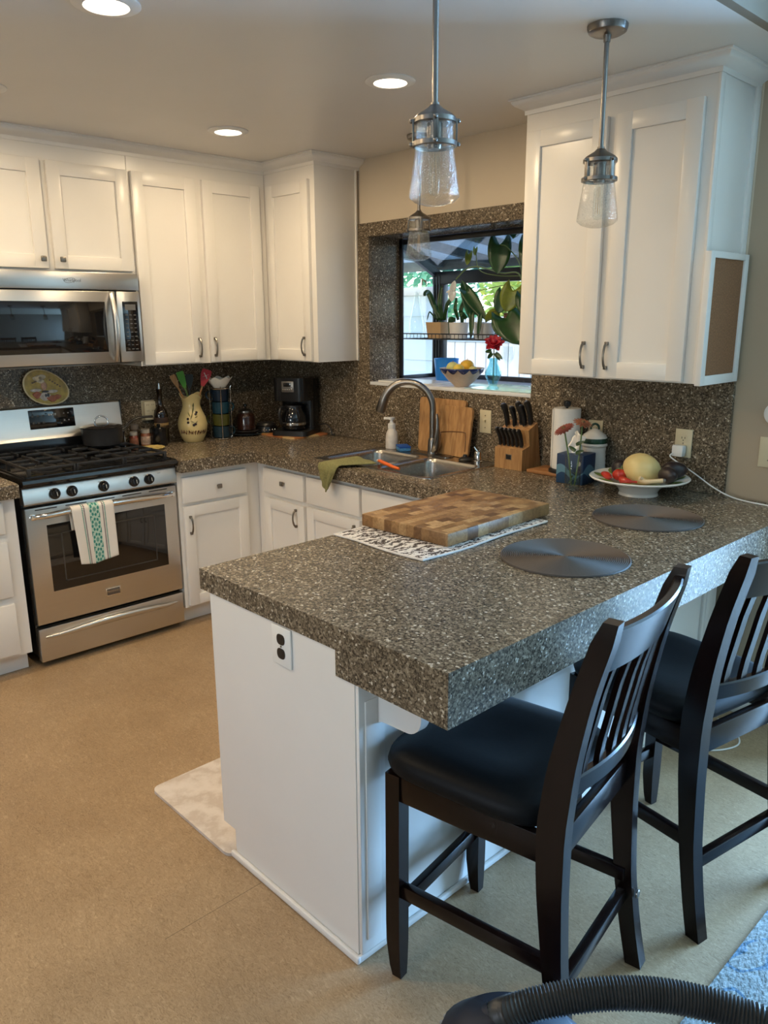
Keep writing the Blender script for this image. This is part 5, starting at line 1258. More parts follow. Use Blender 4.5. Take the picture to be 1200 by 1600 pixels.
b.build('olive_leaf', plain('painted_olive_green', (0.13, 0.13, 0.035), 0.3, var=0.3), pt)
b = MB()
for az, z in ((-0.32, 0.140), (0.30, 0.165), (-0.30, 0.120), (0.08, 0.105), (0.20, 0.110), (0.42, 0.175)): b.sph(onp(az, z, 0.0), 0.0075, n=10, m=8)
b.build('olive_spot', plain('painted_black_olive', (0.020, 0.012, 0.018), 0.25), pt)
b = MB()
for az in [-0.95+0.21*i for i in range(10)]:
    for k in range(2):
        P = [onp(az+0.13*(q-0.3)+0.05*k, 0.058+0.010*math.sin(6*q+az*9+k*2)+0.008*k) for q in (0, .33, .66, 1)]; b.tube(P, [0.0015, 0.003, 0.0035, 0.001], 6, flat=0.4)
b.build('brown_vine', plain('painted_brown', (0.13, 0.05, 0.02), 0.35, var=0.4), pt)
b = MB(); P = [(ix+0.055*math.cos(2.3)*k, iy+0.055*math.sin(2.3)*k, ZS+z) for k, z in ((0.95, 0.235), (1.6, 0.24), (2.0, 0.20), (1.9, 0.15), (1.35, 0.115))]; b.tube(catmull(P, 5), 0.008, 10); b.build('handle', plain('cream_yellow_glaze2', (0.62, 0.50, 0.24), 0.22), pt)
def utensil(name, label, cat, base, tip, mat_h, head_fn, mat_head, hr=0.005):
    t = thing(name, label, cat, tuple(base)); B, Tp = Vector(base), Vector(tip); d = (Tp-B).normalized()
    b = MB(); b.tube([B, B.lerp(Tp, 0.5), Tp], [hr*0.9, hr, hr], 10); b.build('handle', mat_h, t)
    cam = Vector((4.2344, -3.1095, 1.6)); f = (cam-Tp); f = (f-d*f.dot(d)).normalized(); s_ = d.cross(f)
    b = MB(); head_fn(b, Tp, d, s_, f); return t, b.build('head', mat_head, t), (Tp, d, s_, f)
def paddle(L, w0, w1, th=0.004, rnd=0.8):
    def fn(b, P, d, s_, f):
        R = []
        for q, w_ in ((0.0, w0), (0.12, w0*1.3), (0.35, (w0+w1)/1.8), (0.7, w1), (0.93, w1*0.96), (1.0, w1*rnd)):
            c = P + d*(L*q-0.012); R.append([tuple(c+s_*w_+f*th), tuple(c-s_*w_+f*th), tuple(c-s_*w_-f*th), tuple(c+s_*w_-f*th)])
        b.face_loop(R)
    return fn
ubz = ZS+0.21
silg = plain('green_silicone', (0.055, 0.26, 0.030), 0.45); red = plain('red_silicone', (0.42, 0.012, 0.022), 0.4)
utensil('wooden_spoon', 'pale wooden spatula leaning left in the pitcher', 'spatula', (ix-0.005, iy-0.025, ubz), (0.125, -0.838, ZS+0.330), M['bamboo'], paddle(0.075, 0.007, 0.017), M['bamboo'])
utensil('green_spatula', 'green silicone spatula in the pitcher', 'spatula', (ix+0.012, iy-0.008, ubz), (0.150, -0.805, ZS+0.325), M['stem'], paddle(0.098, 0.008, 0.021, 0.004, 0.9), silg)
utensil('slate_spoon', 'dark grey spoon between green and red spatulas in the pitcher', 'spoon', (ix-0.02, iy+0.004, ubz), (0.115, -0.752, ZS+0.315), M['blackplastic'], paddle(0.085, 0.007, 0.022), plain('slate_nylon', (0.030, 0.040, 0.042), 0.45))
_, hd, (P, d, s_, f) = utensil('red_spatula', 'red silicone spatula with white pattern in the pitcher', 'spatula', (ix+0.012, iy+0.026, ubz), (0.165, -0.692, ZS+0.330), M['bamboo'], paddle(0.100, 0.010, 0.029, 0.006, 0.72), red)
b = MB()
for a in (0.7, -0.7, 2.2):
    v_ = s_*math.cos(a)+d*math.sin(a); c = P+d*0.050+f*0.0065
    b.tube([c-v_*0.020, c-v_*0.006+s_*0.003, c+v_*0.008, c+v_*0.021], [0.0015, 0.003, 0.0032, 0.0012], 6, flat=0.4)
o = b.build('white_motif', M['whiteprint'], hd)
# mug rack
mr = thing('mug_rack', 'wire rack holding a stack of blue and green mugs', 'mug rack', (0.175, -0.585, ZS))
mx_, my_ = 0.178, -0.590
b = MB()
for k in range(4):
    a = PI/4+k*PI/2+0.3; c, s_ = math.cos(a), math.sin(a)
    b.tube([(mx_+0.030*c, my_+0.030*s_, ZS+0.006), (mx_+0.056*c, my_+0.056*s_, ZS+0.006), (mx_+0.061*c, my_+0.061*s_, ZS+0.02), (mx_+0.061*c, my_+0.061*s_, ZS+0.300), (mx_+0.066*c, my_+0.066*s_, ZS+0.315)], 0.0024, 8)
for z in (0.006, 0.30): b.ring((mx_, my_, ZS+z), (0, 0, 1), 0.060, 0.0024, 32, 6)
b.tube([(mx_-0.06, my_, ZS+0.006), (mx_+0.06, my_, ZS+0.006)], 0.0024, 6)
b.build('wire_frame', M['chrome'], mr)
for i, (col, lb) in enumerate((((0.010, 0.028, 0.042), 'dark teal mug at the bottom of the mug rack'), ((0.062, 0.064, 0.014), 'olive green mug, second from the bottom in the rack'), ((0.008, 0.040, 0.066), 'mid blue mug, third from the bottom in the rack'), ((0.007, 0.017, 0.036), 'navy blue mug at the top of the mug rack'))):
    z = ZS+0.009+0.0715*i; t = thing('mug', lb, 'mug', (mx_, my_, z), 0, 'stacked mugs in the rack')
    b = MB(); b.lathe([(0.0, 0.0), (0.045, 0.0), (0.049, 0.004), (0.053, 0.040), (0.054, 0.068), (0.051, 0.069), (0.049, 0.040), (0.045, 0.008), (0.0, 0.006)], (mx_, my_, z), 36, cap=False); mm = plain('mug_glaze'+str(i), col, 0.18, var=0.15); b.build('cup', mm, t)
    a = camdir-1.75 if i % 2 else camdir+1.9; c, s_ = math.cos(a), math.sin(a)
    b = MB(); b.tube(catmull([(mx_+0.050*c, my_+0.050*s_, z+0.056), (mx_+0.072*c, my_+0.072*s_, z+0.056), (mx_+0.082*c, my_+0.082*s_, z+0.036), (mx_+0.070*c, my_+0.070*s_, z+0.014), (mx_+0.050*c, my_+0.050*s_, z+0.012)], 5), 0.0055, 8); b.build('handle', mm, t)
t = thing('flower_bowl', 'white petal-rimmed bowl on top of the mug rack', 'bowl', (mx_, my_, ZS+0.30))
b = MB(); pf = lambda r, z, q: (r*(1+(0.05*math.cos(7*q) if r > 0.045 else 0)), z+(0.007*math.cos(7*q) if r > 0.055 else 0))
b.lathe([(0.0, 0.0), (0.034, 0.0), (0.038, 0.004), (0.058, 0.030), (0.075, 0.056), (0.073, 0.058), (0.055, 0.032), (0.034, 0.009), (0.0, 0.007)], (mx_, my_, ZS+0.3035), 56, f=pf, cap=False); b.build('bowl_body', M['ceramic'], t)
# stacked plates with a dark jar
for i, (r, c) in enumerate(((0.098, (0.040, 0.052, 0.065)), (0.088, (0.020, 0.016, 0.016)), (0.078, (0.055, 0.05, 0.05)))):
    b = MB(); b.lathe([(0.0, 0), (r*0.6, 0), (r*0.65, 0.002), (r, 0.011), (r-0.002, 0.013), (r*0.65, 0.006), (0, 0.005)], (0.145, -0.395, ZS+0.0085*i), 48)
    tag(b.build('plate', plain('plate_glaze'+str(i), c, 0.25, var=0.2)), ('blue grey plate at the bottom of the small stack', 'black plate in the middle of the small stack', 'dark grey plate on top of the small stack')[i], 'plate', 'small plates under the dark jar')
zj = ZS+0.0305
dj = thing('dark_jar', 'dark brown lidded jar with metal band on the small plates', 'jar', (0.145, -0.395, zj))
jx, jy = 0.145, -0.395
b = MB(); b.lathe([(0.0, 0.0), (0.050, 0.0), (0.056, 0.006), (0.057, 0.080), (0.050, 0.098), (0.042, 0.104), (0.0, 0.104)], (jx, jy, zj), 36); b.build('jar_body', plain('dark_brown_glaze', (0.030, 0.012, 0.008), 0.15, var=0.3, coat=0.4), dj)
b = MB(); b.lathe([(0.0, 0.1045), (0.042, 0.1045), (0.044, 0.110), (0.042, 0.118), (0.028, 0.128), (0.0, 0.131)], (jx, jy, zj), 36); b.build('lid', M['nickel'], dj)
b = MB(); b.lathe([(0.0, 0.131), (0.006, 0.131), (0.006, 0.138), (0.012, 0.146), (0.010, 0.158), (0.0, 0.162)], (jx, jy, zj), 16); b.build('lid_knob', M['black'], dj)
# coffee maker on its tray
tr_ = thing('serving_tray', 'thin orange patterned tray under the coffee maker', 'tray', (0.33, -0.22, ZS))
Mt = Matrix.Translation((0.318, -0.185, 0)) @ Matrix.Rotation(math.radians(3), 4, 'Z')
b = MB(); b.prism(rr(-0.200, 0.200, -0.145, 0.145, 0.03), ZS, ZS+0.008, 'z', bev=0.002)
for v in b.bm.verts: v.co = Mt @ v.co
m, nt, bb = new_mat('orange_tray_print'); n = node(nt, 'ShaderNodeTexVoronoi', Scale=16.0); nt.links.new(coords(nt), n.inputs['Vector']); se = node(nt, 'ShaderNodeSeparateColor'); nt.links.new(n.outputs['Color'], se.inputs[0])
nt.links.new(ramp(nt, se.outputs[0], [(0.0, (0.42, 0.22, 0.07)), (0.5, (0.48, 0.11, 0.03)), (0.75, (0.60, 0.42, 0.20))]), bb.inputs['Base Color']); bb.inputs['Roughness'].default_value = 0.4
b.build('tray_board', m, tr_)
cmk = thing('coffee_maker', 'black drip coffee maker with glass carafe in the corner', 'coffee maker', (0.38, -0.22, ZS+0.0085))
ang = math.atan2(-3.1095+0.22, 4.2344-0.38)+PI/2-0.42
Mc = Matrix.Translation((0.375, -0.175, ZS+0.0088)) @ Matrix.Rotation(ang, 4, 'Z')    # local -y faces the room
def CM(b): 
    for v in b.bm.verts: v.co = Mc @ v.co
    return b
b = MB(); b.prism(rr(-0.115, 0.115, -0.135, 0.115, 0.03), 0, 0.030, 'z', bev=0.004); CM(b).build('base', M['blackplastic'], cmk)
b = MB(); b.prism(rr(-0.110, 0.110, 0.010, 0.112, 0.03), 0.030, 0.335, 'z', bev=0.006); CM(b).build('water_tank', M['black'], cmk)
b = MB(); b.prism(rr(-0.108, 0.108, -0.120, 0.060, 0.045), 0.208, 0.345, 'z', bev=0.010); hh = CM(b).build('brew_head', M['black'], cmk)
b = MB(); b.box(-0.040, 0.040, -0.1255, -0.118, 0.262, 0.326, 0.003); pn = CM(b).build('control_panel', plain('dark_chrome_panel', (0.16, 0.155, 0.15), 0.3, 0.6), hh)
b = MB(); b.box(-0.026, 0.022, -0.1275, -0.125, 0.295, 0.318, 0.001); CM(b).build('clock_window', M['blackglass'], pn)
for i in range(5):
    b = MB(); b.sph((-0.028+0.0135*i, -0.1265, 0.278+(0.004 if i == 4 else 0)), 0.0046 if i < 4 else 0.007, 0.003, None, 10, 6); CM(b).build('button', M['chrome'], pn)
b = MB(); b.lathe([(0.0, 0.034), (0.062, 0.034), (0.070, 0.040), (0.079, 0.075), (0.076, 0.115), (0.058, 0.150), (0.053, 0.168), (0.050, 0.168), (0.0, 0.160)], (0, -0.050, 0), 36); cf = CM(b).build('carafe', M['blackglass'], cmk)
b = MB(); b.lathe([(0.0685, 0.062), (0.0800, 0.064), (0.0805, 0.076), (0.079, 0.078)], (0, -0.050, 0), 36, cap=False); CM(b).build('steel_band', M['chrome'], cf)
b = MB(); b.lathe([(0.0, 0.1685), (0.054, 0.1685), (0.052, 0.180), (0.0, 0.186)], (0, -0.050, 0), 28); CM(b).build('carafe_lid', M['blackplastic'], cf)
b = MB(); b.tube(catmull([(-0.020, -0.105, 0.165), (-0.034, -0.150, 0.172), (-0.040, -0.166, 0.135), (-0.036, -0.150, 0.080), (-0.022, -0.124, 0.072)], 5), 0.009, 10); CM(b).build('carafe_handle', M['blackplastic'], cf)
t = thing('round_appliance', 'low round black appliance with chrome studs left of the coffee maker', 'appliance', (0.235, -0.335, ZS+0.0085))
gx2, gy2, gz2 = 0.172, -0.262, ZS+0.0088
b = MB(); b.lathe([(0.0, 0), (0.070, 0), (0.074, 0.006), (0.066, 0.036), (0.0, 0.036)], (gx2, gy2, gz2), 36); b.build('base', M['black'], t)
b = MB(); b.lathe([(0.0, 0.0365), (0.060, 0.0365), (0.062, 0.044), (0.054, 0.056), (0.0, 0.060)], (gx2, gy2, gz2), 36); b.build('lid', M['blackplastic'], t)
for i in range(5):
    a = -0.9+0.28*i; b = MB(); b.sph((gx2+0.071*math.cos(a), gy2+0.071*math.sin(a), gz2+0.019), 0.006, n=10, m=6); b.build('stud', M['chrome'], t)
t = thing('black_wire', 'black appliance cord curving beside the coffee maker tray', 'cord', (0.55, -0.06, ZS))
b = MB(); b.tube(catmull([(0.46, -0.075, ZS+0.06), (0.51, -0.055, ZS+0.068), (0.548, -0.050, ZS+0.040), (0.558, -0.048, ZS+0.006), (0.565, -0.035, ZS+0.0045)], 6), 0.0042, 8); b.build('cable', M['blackplastic'], t)

# ------------------------------------------------------------------ garden window, shelf and plants
GY = 0.55
gw = struct(bpy.data.objects.new('window_1', None)); link(gw)
b = MB(); BF = M['blackframe']
for x0, x1 in ((WX0, WX0+0.085), (WX1-0.085, WX1)):
    b.box(x0, x1, GY-0.045, GY, 1.235, 1.872, 0.004)
    for k in range(3): b.box(x0+0.012+0.022*k, x0+0.024+0.022*k, GY-0.052, GY-0.04, 1.25, 1.85, 0.002)
b.box(WX0, WX1, GY-0.05, GY, 1.800, 1.872, 0.004); b.box(WX0, WX1, GY-0.04, GY, 1.235, 1.276, 0.004)
for x0, x1 in ((WX0, WX0+0.028), (WX1-0.028, WX1)):
    b.box(x0, x1, WD+0.001, GY, 1.235, 1.272, 0.003); b.box(x0, x1, WD+0.001, WD+0.014, 1.25, 2.04, 0.003)
    b.prism([(WD+0.001, 1.992), (WD+0.001, 2.044), (GY, 1.874), (GY, 1.822)], x0, x1, 'x')
b.box(WX0, WX1, WD+0.005, WD+0.03, 2.012, 2.043, 0.003)
b.build('window_frame', BF, gw)
b = MB()
b.box(WX0-0.012, WX0+0.002, -0.0005, WD+0.004, WZ0, WZ1)
b.box(WX1-0.002, WX1+0.012, -0.0005, WD+0.004, WZ0, WZ1)
b.box(WX0, WX1, -0.0005, WD+0.004, WZ1-0.002, WZ1+0.012)
b.build('stone_jamb', M['stone'], gw)
b = MB(); b.box(WX0+0.08, WX1-0.08, GY-0.024, GY-0.020, 1.27, 1.805); b.build('front_pane', M['pane'], gw)
for x in (WX0+0.012, WX1-0.016):
    b = MB(); b.prism([(WD+0.01, 1.26), (GY-0.02, 1.26), (GY-0.02, 1.85), (WD+0.01, 2.01)], x, x+0.004, 'x'); b.build('side_pane', M['pane'], gw)
b = MB(); b.prism([(WD+0.01, 2.030), (GY-0.01, 1.862), (GY-0.01, 1.867), (WD+0.01, 2.035)], WX0+0.02, WX1-0.02, 'x')
b.build('roof_pane', pane_mat('dusty_roof_glass', (0.62, 0.70, 0.74), 1.5, base=0.10), gw)
b = MB(); b.box(WX0, WX1, -0.019, GY-0.03, 1.232, 1.2505, 0.003); b.build('window_sill', plain('white_glossy_sill', (0.74, 0.76, 0.78), 0.16, var=0.03), gw)
sh = thing('wire_shelf', 'black wire shelf across the garden window holding potted plants', 'shelf', (1.44, 0.36, 1.485))
b = MB(); y0, y1, z0, z1 = 0.232, 0.500, 1.487, 1.516
for y in (y0, y1):
    for z in (z0, z1): b.cyl((WX0+0.018, y, z), (WX1-0.018, y, z), 0.0032, 8)
for i in range(39):
    x = WX0+0.022+i*(WX1-WX0-0.044)/38
    b.tube([(x, y0, z1), (x, y0, z0), (x, y1, z0), (x, y1, z1)], 0.0020, 6)
for y in (0.33, 0.42): b.cyl((WX0+0.018, y, z0-0.003), (WX1-0.018, y, z0-0.003), 0.003, 8)
b.build('wire_rack', M['blackplastic'], sh)
SZ = 1.4905
def GP(px, py, y=0.33):  # plane of the plants, from the shelf layout
    k = (y-0.36); return Vector((1.08+(px-690)*0.0050-k*0.83, y, 1.578+(504-py)*0.00365))
CD = Vector((0.62, -0.76, 0.12)).normalized()
def potshape(name, label, cat, x, y, r0, r1, h, mat, sq=False):
    t = thing(name, label, cat, (x, y, SZ)); b = MB()
    f = (lambda r, z, q: (r/max(abs(math.cos(q)), abs(math.sin(q)))**0.85, z)) if sq else None
    b.lathe([(0, 0), (r0, 0), (r0+0.002, 0.003), (r1, h-0.004), (r1+0.002, h), (r1-0.006, h), (r1-0.008, h-0.012), (0, h-0.012)], (x, y, SZ), 40, f=f, cap=False)
    b.build('pot', mat, t)
    b = MB(); b.lathe([(0, h-0.0115), (r1-0.0085, h-0.0115), (r1-0.012, h-0.006), (0, h-0.004)], (x, y, SZ), 24, f=f, cap=False); b.build('soil', plain('dark_soil', (0.03, 0.02, 0.012), 0.95, var=0.6, scale=150, bmp=0.6), t); return t
def blades(t, specs, mat, name='leaf'):
    for (p, q, bend, W) in specs:
        P, Q = GP(*p), GP(*q); mid = (P+Q)/2 + Vector((0, -0.02, bend)); pts = catmull([P, (P*2+mid)/3 if False else P.lerp(mid, 0.6), mid, mid.lerp(Q, 0.55)+Vector((0, 0, bend*0.25)), Q], 5)
        b = MB(); n = len(pts); R = []
        for i, c in enumerate(pts):
            d = (pts[min(i+1, n-1)]-pts[max(i-1, 0)]).normalized(); s_ = d.cross(CD); s_ = s_.normalized() if s_.length > 1e-4 else Vector((1, 0, 0))
            w_ = W*(0.35+0.65*math.sin(PI*min(1, 0.15+0.85*i/(n-1)))**0.7)*(1 if i < n-1 else 0.15); R.append([c+s_*w_, c+CD*-0.005, c-s_*w_])
        b.face_loop(R, closed=False); b.build(name, mat, t, solid=0.001, recalc=False)
G, OL = M['green'], M['olive']
t = potshape('orchid_pot', 'tan pot with dark strap leaves on the wire shelf', 'potted plant', 1.095, 0.330, 0.050, 0.060, 0.090, plain('tan_pot', (0.55, 0.36, 0.18), 0.6), True)
blades(t, [((688, 500), (662, 463), 0.075, 0.016), ((692, 500), (690, 448), 0.0, 0.013), ((694, 500), (712, 462), 0.02, 0.010), ((692, 502), (693, 530), 0.03, 0.014), ((684, 500), (668, 500), 0.045, 0.004), ((696, 500), (706, 470), 0.01, 0.007)], G)
t = potshape('white_pot', 'white pot with upright green leaves beside the tan pot', 'potted plant', 1.235, 0.335, 0.048, 0.056, 0.088, M['ceramic'])
blades(t, [((712, 500), (704, 526), 0.05, 0.014), ((716, 500), (713, 466), 0.0, 0.010), ((722, 500), (724, 470), 0.0, 0.012), ((728, 498), (722, 512), 0.05, 0.013)], G)
t = potshape('peace_lily_pot', 'white planter with one large dark leaf in the middle of the shelf', 'potted plant', 1.335, 0.400, 0.030, 0.036, 0.090, M['ceramic'])
b = MB(); leaf_mb(b, GP(740, 492, 0.34), GP(722, 446, 0.30)-GP(740, 492, 0.34), CD, 0.20, 0.062, 0.25, 0.02, 0.35); leaf_mb(b, GP(727, 458, 0.28), GP(752, 494, 0.28)-GP(727, 458, 0.28), CD, 0.21, 0.052, 0.2, 0.05, 0.3)
leaf_mb(b, GP(736, 490, 0.26), (0.15, -0.2, -1), CD, 0.14, 0.022, 0.1, 0.05); leaf_mb(b, GP(748, 492, 0.26), (0.05, -0.2, -1), CD, 0.13, 0.018, 0.1, 0.05); b.build('leaf', G, t, solid=0.001, recalc=False)
b = MB(); b.tube([(1.335, 0.40, SZ+0.08), GP(740, 480, 0.36), GP(740, 492, 0.34)], 0.003, 6); b.build('stem', M['stem'], t)
t = thing('tin_planter', 'grey metal cup on the wire shelf right of the white pots', 'cup', (1.425, 0.335, SZ))
b = MB(); b.lathe([(0, 0), (0.050, 0), (0.052, 0.004), (0.053, 0.084), (0.050, 0.086), (0.048, 0.01), (0, 0.008)], (1.430, 0.330, SZ), 36, cap=False); b.build('cup_body', plain('pale_grey_enamel', (0.50, 0.52, 0.54), 0.3), t)
t = thing('trailing_pothos', 'big trailing plant with heart leaves in a wicker basket at the window right', 'potted plant', (1.64, 0.35, SZ))
wk = plain('brown_wicker', (0.20, 0.10, 0.045), 0.7, var=0.4, scale=70)
b = MB()
for i in range(12): b.ring((1.640, 0.350, SZ+0.006+0.0115*i), (0, 0, 1), 0.066+0.012*math.sin(PI*i/14), 0.0065, 28, 6)
b.lathe([(0, 0.002), (0.062, 0.002), (0.070, 0.06), (0.068, 0.13), (0, 0.13)], (1.640, 0.350, SZ), 28); b.build('basket', wk, t)
for nm, mt, L in (('leaf', G, [((772, 396), (770, 427), 0.185, 0.070, 0.27), ((812, 402), (815, 436), 0.20, 0.075, 0.30), ((782, 498), (800, 532), 0.21, 0.088, 0.22), ((772, 505), (778, 522), 0.11, 0.04, 0.25), ((806, 470), (812, 500), 0.14, 0.06, 0.25), ((795, 360), (790, 382), 0.14, 0.055, 0.30), ((812, 345), (812, 372), 0.14, 0.06, 0.30), ((778, 466), (772, 490), 0.12, 0.05, 0.25)]),
                  ('pale_leaf', OL, [((790, 460), (780, 492), 0.14, 0.065, 0.24), ((803, 500), (806, 520), 0.12, 0.05, 0.27), ((730, 405), (727, 424), 0.075, 0.022, 0.30), ((739, 398), (738, 410), 0.05, 0.014, 0.30), ((764, 500), (772, 480), 0.10, 0.045, 0.30)])):
    for (p, q, L_, W, y) in L:
        b = MB(); B = GP(p[0], p[1], y); leaf_mb(b, B, GP(q[0], q[1], y-0.02)-B, CD+Vector((random.uniform(-.2, .2), 0, random.uniform(-.1, .3))), L_*0.80, W*1.30, 0.42, 0.06, 0.14); b.build(nm, mt, t, solid=0.001, recalc=False)
for pts, r in (([(1.66, 0.35, SZ+0.12), GP(800, 440, 0.30), GP(775, 435, 0.28), GP(745, 424, 0.30), GP(727, 426, 0.30), GP(712, 440, 0.30)], 0.004), ([(1.66, 0.35, SZ+0.12), GP(800, 430, 0.29), GP(783, 402, 0.28), GP(772, 396, 0.27)], 0.003), ([GP(800, 440, 0.30), GP(770, 438, 0.29), GP(745, 428, 0.30), GP(739, 398, 0.30)], 0.0025),
               ([(1.66, 0.35, SZ+0.12), GP(790, 455, 0.30), GP(760, 455, 0.30), GP(732, 462, 0.30)], 0.002), ([(1.66, 0.35, SZ+0.12), GP(815, 440, 0.31), GP(812, 402, 0.30)], 0.003), ([(1.65, 0.35, SZ+0.12), GP(782, 470, 0.28), GP(772, 486, 0.27), GP(760, 490, 0.30)], 0.002)):
    b = MB(); b.tube(catmull(pts, 6), r, 6); b.build('vine', M['stem'] if r > 0.0022 else plain('brown_vine_stem', (0.10, 0.06, 0.03), 0.6), t)
b = MB(); c = GP(707, 456, 0.30)
for a, L_, W in ((1.2, 0.055, 0.026), (3.3, 0.050, 0.012), (4.6, 0.062, 0.034), (2.3, 0.03, 0.012)): leaf_mb(b, c, (math.cos(a)*0.8, 0, math.sin(a)), CD, L_, W, 0.1, 0.05)
b.build('white_flower', M['ceramic'], t, solid=0.001, recalc=False)
t = thing('tall_glass_bottle', 'tall clear tapered glass bottle at the left end of the wire shelf', 'bottle', (0.945, 0.285, SZ))
b = MB(); b.lathe([(0, 0.001), (0.045, 0.001), (0.047, 0.006), (0.042, 0.10), (0.020, 0.20), (0.012, 0.255), (0.013, 0.262), (0.010, 0.262), (0.010, 0.25), (0.018, 0.20), (0.040, 0.10), (0.044, 0.008), (0, 0.006)], (0.955, 0.285, SZ), 36, cap=False); b.build('glass', M['clear'], t)
# on the sill
SI = 1.2512
t = thing('scalloped_bowl', 'pottery bowl with dark blue scalloped rim on the window sill', 'bowl', (1.485, 0.075, SI))
bx, by = 1.487, 0.078
b = MB(); b.lathe([(0, 0), (0.040, 0), (0.042, 0.006), (0.075, 0.035), (0.108, 0.075), (0.118, 0.096), (0.115, 0.097), (0.104, 0.076), (0.070, 0.038), (0, 0.012)], (bx, by, SI), 56, cap=False); b.build('bowl_body', plain('tan_pottery', (0.47, 0.36, 0.27), 0.3, var=0.15), t)
b = MB(); nsc = 12
R0, R1 = [], []
for j in range(96):
    q = 2*PI*j/96; dz = 0.022*abs(math.sin(nsc*q/2)); z1 = 0.0965; zl = 0.0905-dz
    rl = 0.108+(zl-0.075)*0.476+0.0012 if zl > 0.075 else 0.108-(0.075-zl)*0.825+0.0012
    R0.append((bx+0.1190*math.cos(q), by+0.1190*math.sin(q), SI+z1)); R1.append((bx+rl*math.cos(q), by+rl*math.sin(q), SI+zl))
b.face_loop([R0, R1], True, False, False); b.build('blue_rim', plain('cobalt_glaze', (0.012, 0.022, 0.10), 0.2), t, solid=0.001)
def fruit(label, x, y, r, col, nm): 
    f = thing(nm, label, 'fruit', (x, y, SI)); z = SI+0.062+r
    b = MB(); b.lathe([(r*math.sin(PI*i/12), -r*0.92*math.cos(PI*i/12)+(0.12*r if i in (0, 12) else 0)*(1 if i == 0 else -1)) for i in range(13)], (x, y, z), 24, cap=False); b.build('flesh', plain(nm+str(int(x*1e4)), col, 0.35, var=0.2, scale=30), f)
    b = MB(); b.tube([(x, y, z+r*0.78), (x+0.003, y, z+r*1.08)], 0.0018, 6); b.build('stem', wk, f)
fruit('pale green yellow apple at the left in the scalloped bowl', 1.430, 0.068, 0.034, (0.55, 0.55, 0.20), 'apple')
fruit('yellow orange fruit at the middle of the scalloped bowl', 1.497, 0.105, 0.040, (0.68, 0.40, 0.03), 'orange')
fruit('yellow fruit at the front of the scalloped bowl', 1.505, 0.030, 0.030, (0.68, 0.50, 0.06), 'lemon')
fruit('small yellow green fruit at the right in the scalloped bowl', 1.556, 0.085, 0.024, (0.55, 0.50, 0.16), 'lime')
t = thing('blue_planter', 'bright blue round planter on the sill behind the bowl', 'planter', (1.16, 0.36, SI))
b = MB(); b.lathe([(0, 0), (0.058, 0), (0.060, 0.004), (0.071, 0.118), (0.073, 0.124), (0.070, 0.126), (0.067, 0.118), (0.056, 0.01), (0, 0.01)], (1.150, 0.330, SI), 44, cap=False); b.build('planter_body', M['blue'], t)
b = MB(); b.lathe([(0, 0.110), (0.0655, 0.110), (0, 0.112)], (1.150, 0.330, SI), 24, cap=False); b.build('soil', M['iron'], t)
t = thing('blue_glass_vase', 'small pale blue glass vase with the red rose on the sill', 'vase', (1.735, 0.045, SI))
vx, vy = 1.722, 0.045; aqua = pane_mat('aqua_glass', (0.68, 0.90, 0.94), 1.5, base=0.06)
b = MB(); b.lathe([(0, 0.001), (0.030, 0.001), (0.032, 0.006), (0.020, 0.018), (0.024, 0.034), (0.040, 0.065), (0.042, 0.085), (0.026, 0.120), (0.020, 0.140), (0.026, 0.156), (0.024, 0.156), (0.017, 0.140), (0.023, 0.120), (0.039, 0.085), (0.037, 0.065), (0.020, 0.034), (0, 0.022)], (vx, vy, SI), 36, cap=False); b.build('glass', aqua, t)
t = thing('red_rose', 'red rose with dark leaves standing in the blue glass vase', 'flower', (vx, vy, SI+0.03))
rp = plain('red_rose_petal', (0.36, 0.008, 0.022), 0.5, var=0.35, scale=40); H = Vector((vx+0.004, vy-0.004, SI+0.232))
b = MB(); b.tube([(vx, vy, SI+0.03), (vx+0.002, vy, SI+0.12), tuple(H-Vector((0, 0, 0.02)))], 0.0026, 8); b.build('stem', M['stem'], t)
b = MB()
for lay, (n, r, up, L_) in enumerate(((5, 0.010, 0.9, 0.050), (5, 0.008, 1.6, 0.046), (4, 0.005, 3.0, 0.042))):
    for k in range(n):
        RA = (CD*0.75+Vector((0, 0, 0.55))).normalized(); ru = RA.orthogonal().normalized(); rv = RA.cross(ru)
        a = 2*PI*k/n+lay*0.6; d = ru*math.cos(a)+rv*math.sin(a)
        leaf_mb(b, H+d*r*0.5-RA*0.012, d+RA*up*0.40, RA-d*0.7, L_, 0.030, 0.1, 0.16, 0.3)
b.sph(tuple(H+Vector((0, 0, 0.006))), 0.015, n=14, m=8); b.build('petals', rp, t, solid=0.001, recalc=False)
b = MB()
for dx, dz, a in ((-0.055, -0.015, 2.9), (0.03, -0.055, -0.5), (-0.035, -0.055, 3.6), (0.055, -0.06, 0.1)): leaf_mb(b, H+Vector((dx*0.3, 0, -0.035+dz*0.3)), Vector((dx, 0.01*a*0, dz*0.6)), CD, 0.045, 0.015, 0.1, 0.15)
b.build('leaf', G, t, solid=0.001, recalc=False)
gl = thing('stemmed_glass', 'clear stemmed glass on the sill just right of the red rose', 'glass', (1.66, 0.27, SI), 0, 'stemmed glasses on the sill')
b = MB(); b.lathe([(0, 0.0), (0.034, 0.0), (0.032, 0.004), (0.006, 0.012), (0.0045, 0.03), (0.0045, 0.105), (0.012, 0.118), (0.030, 0.145), (0.034, 0.175), (0.030, 0.205), (0.0285, 0.205), (0.032, 0.175), (0.028, 0.147), (0, 0.122)], n=32, cap=False); b.build('glass', M['clear'], gl, True)
gl.location = (1.640, 0.270, SI)
dup(gl, (1.735, 0.285, SI), 0, 'clear stemmed glass on the sill next to the cabinet edge')
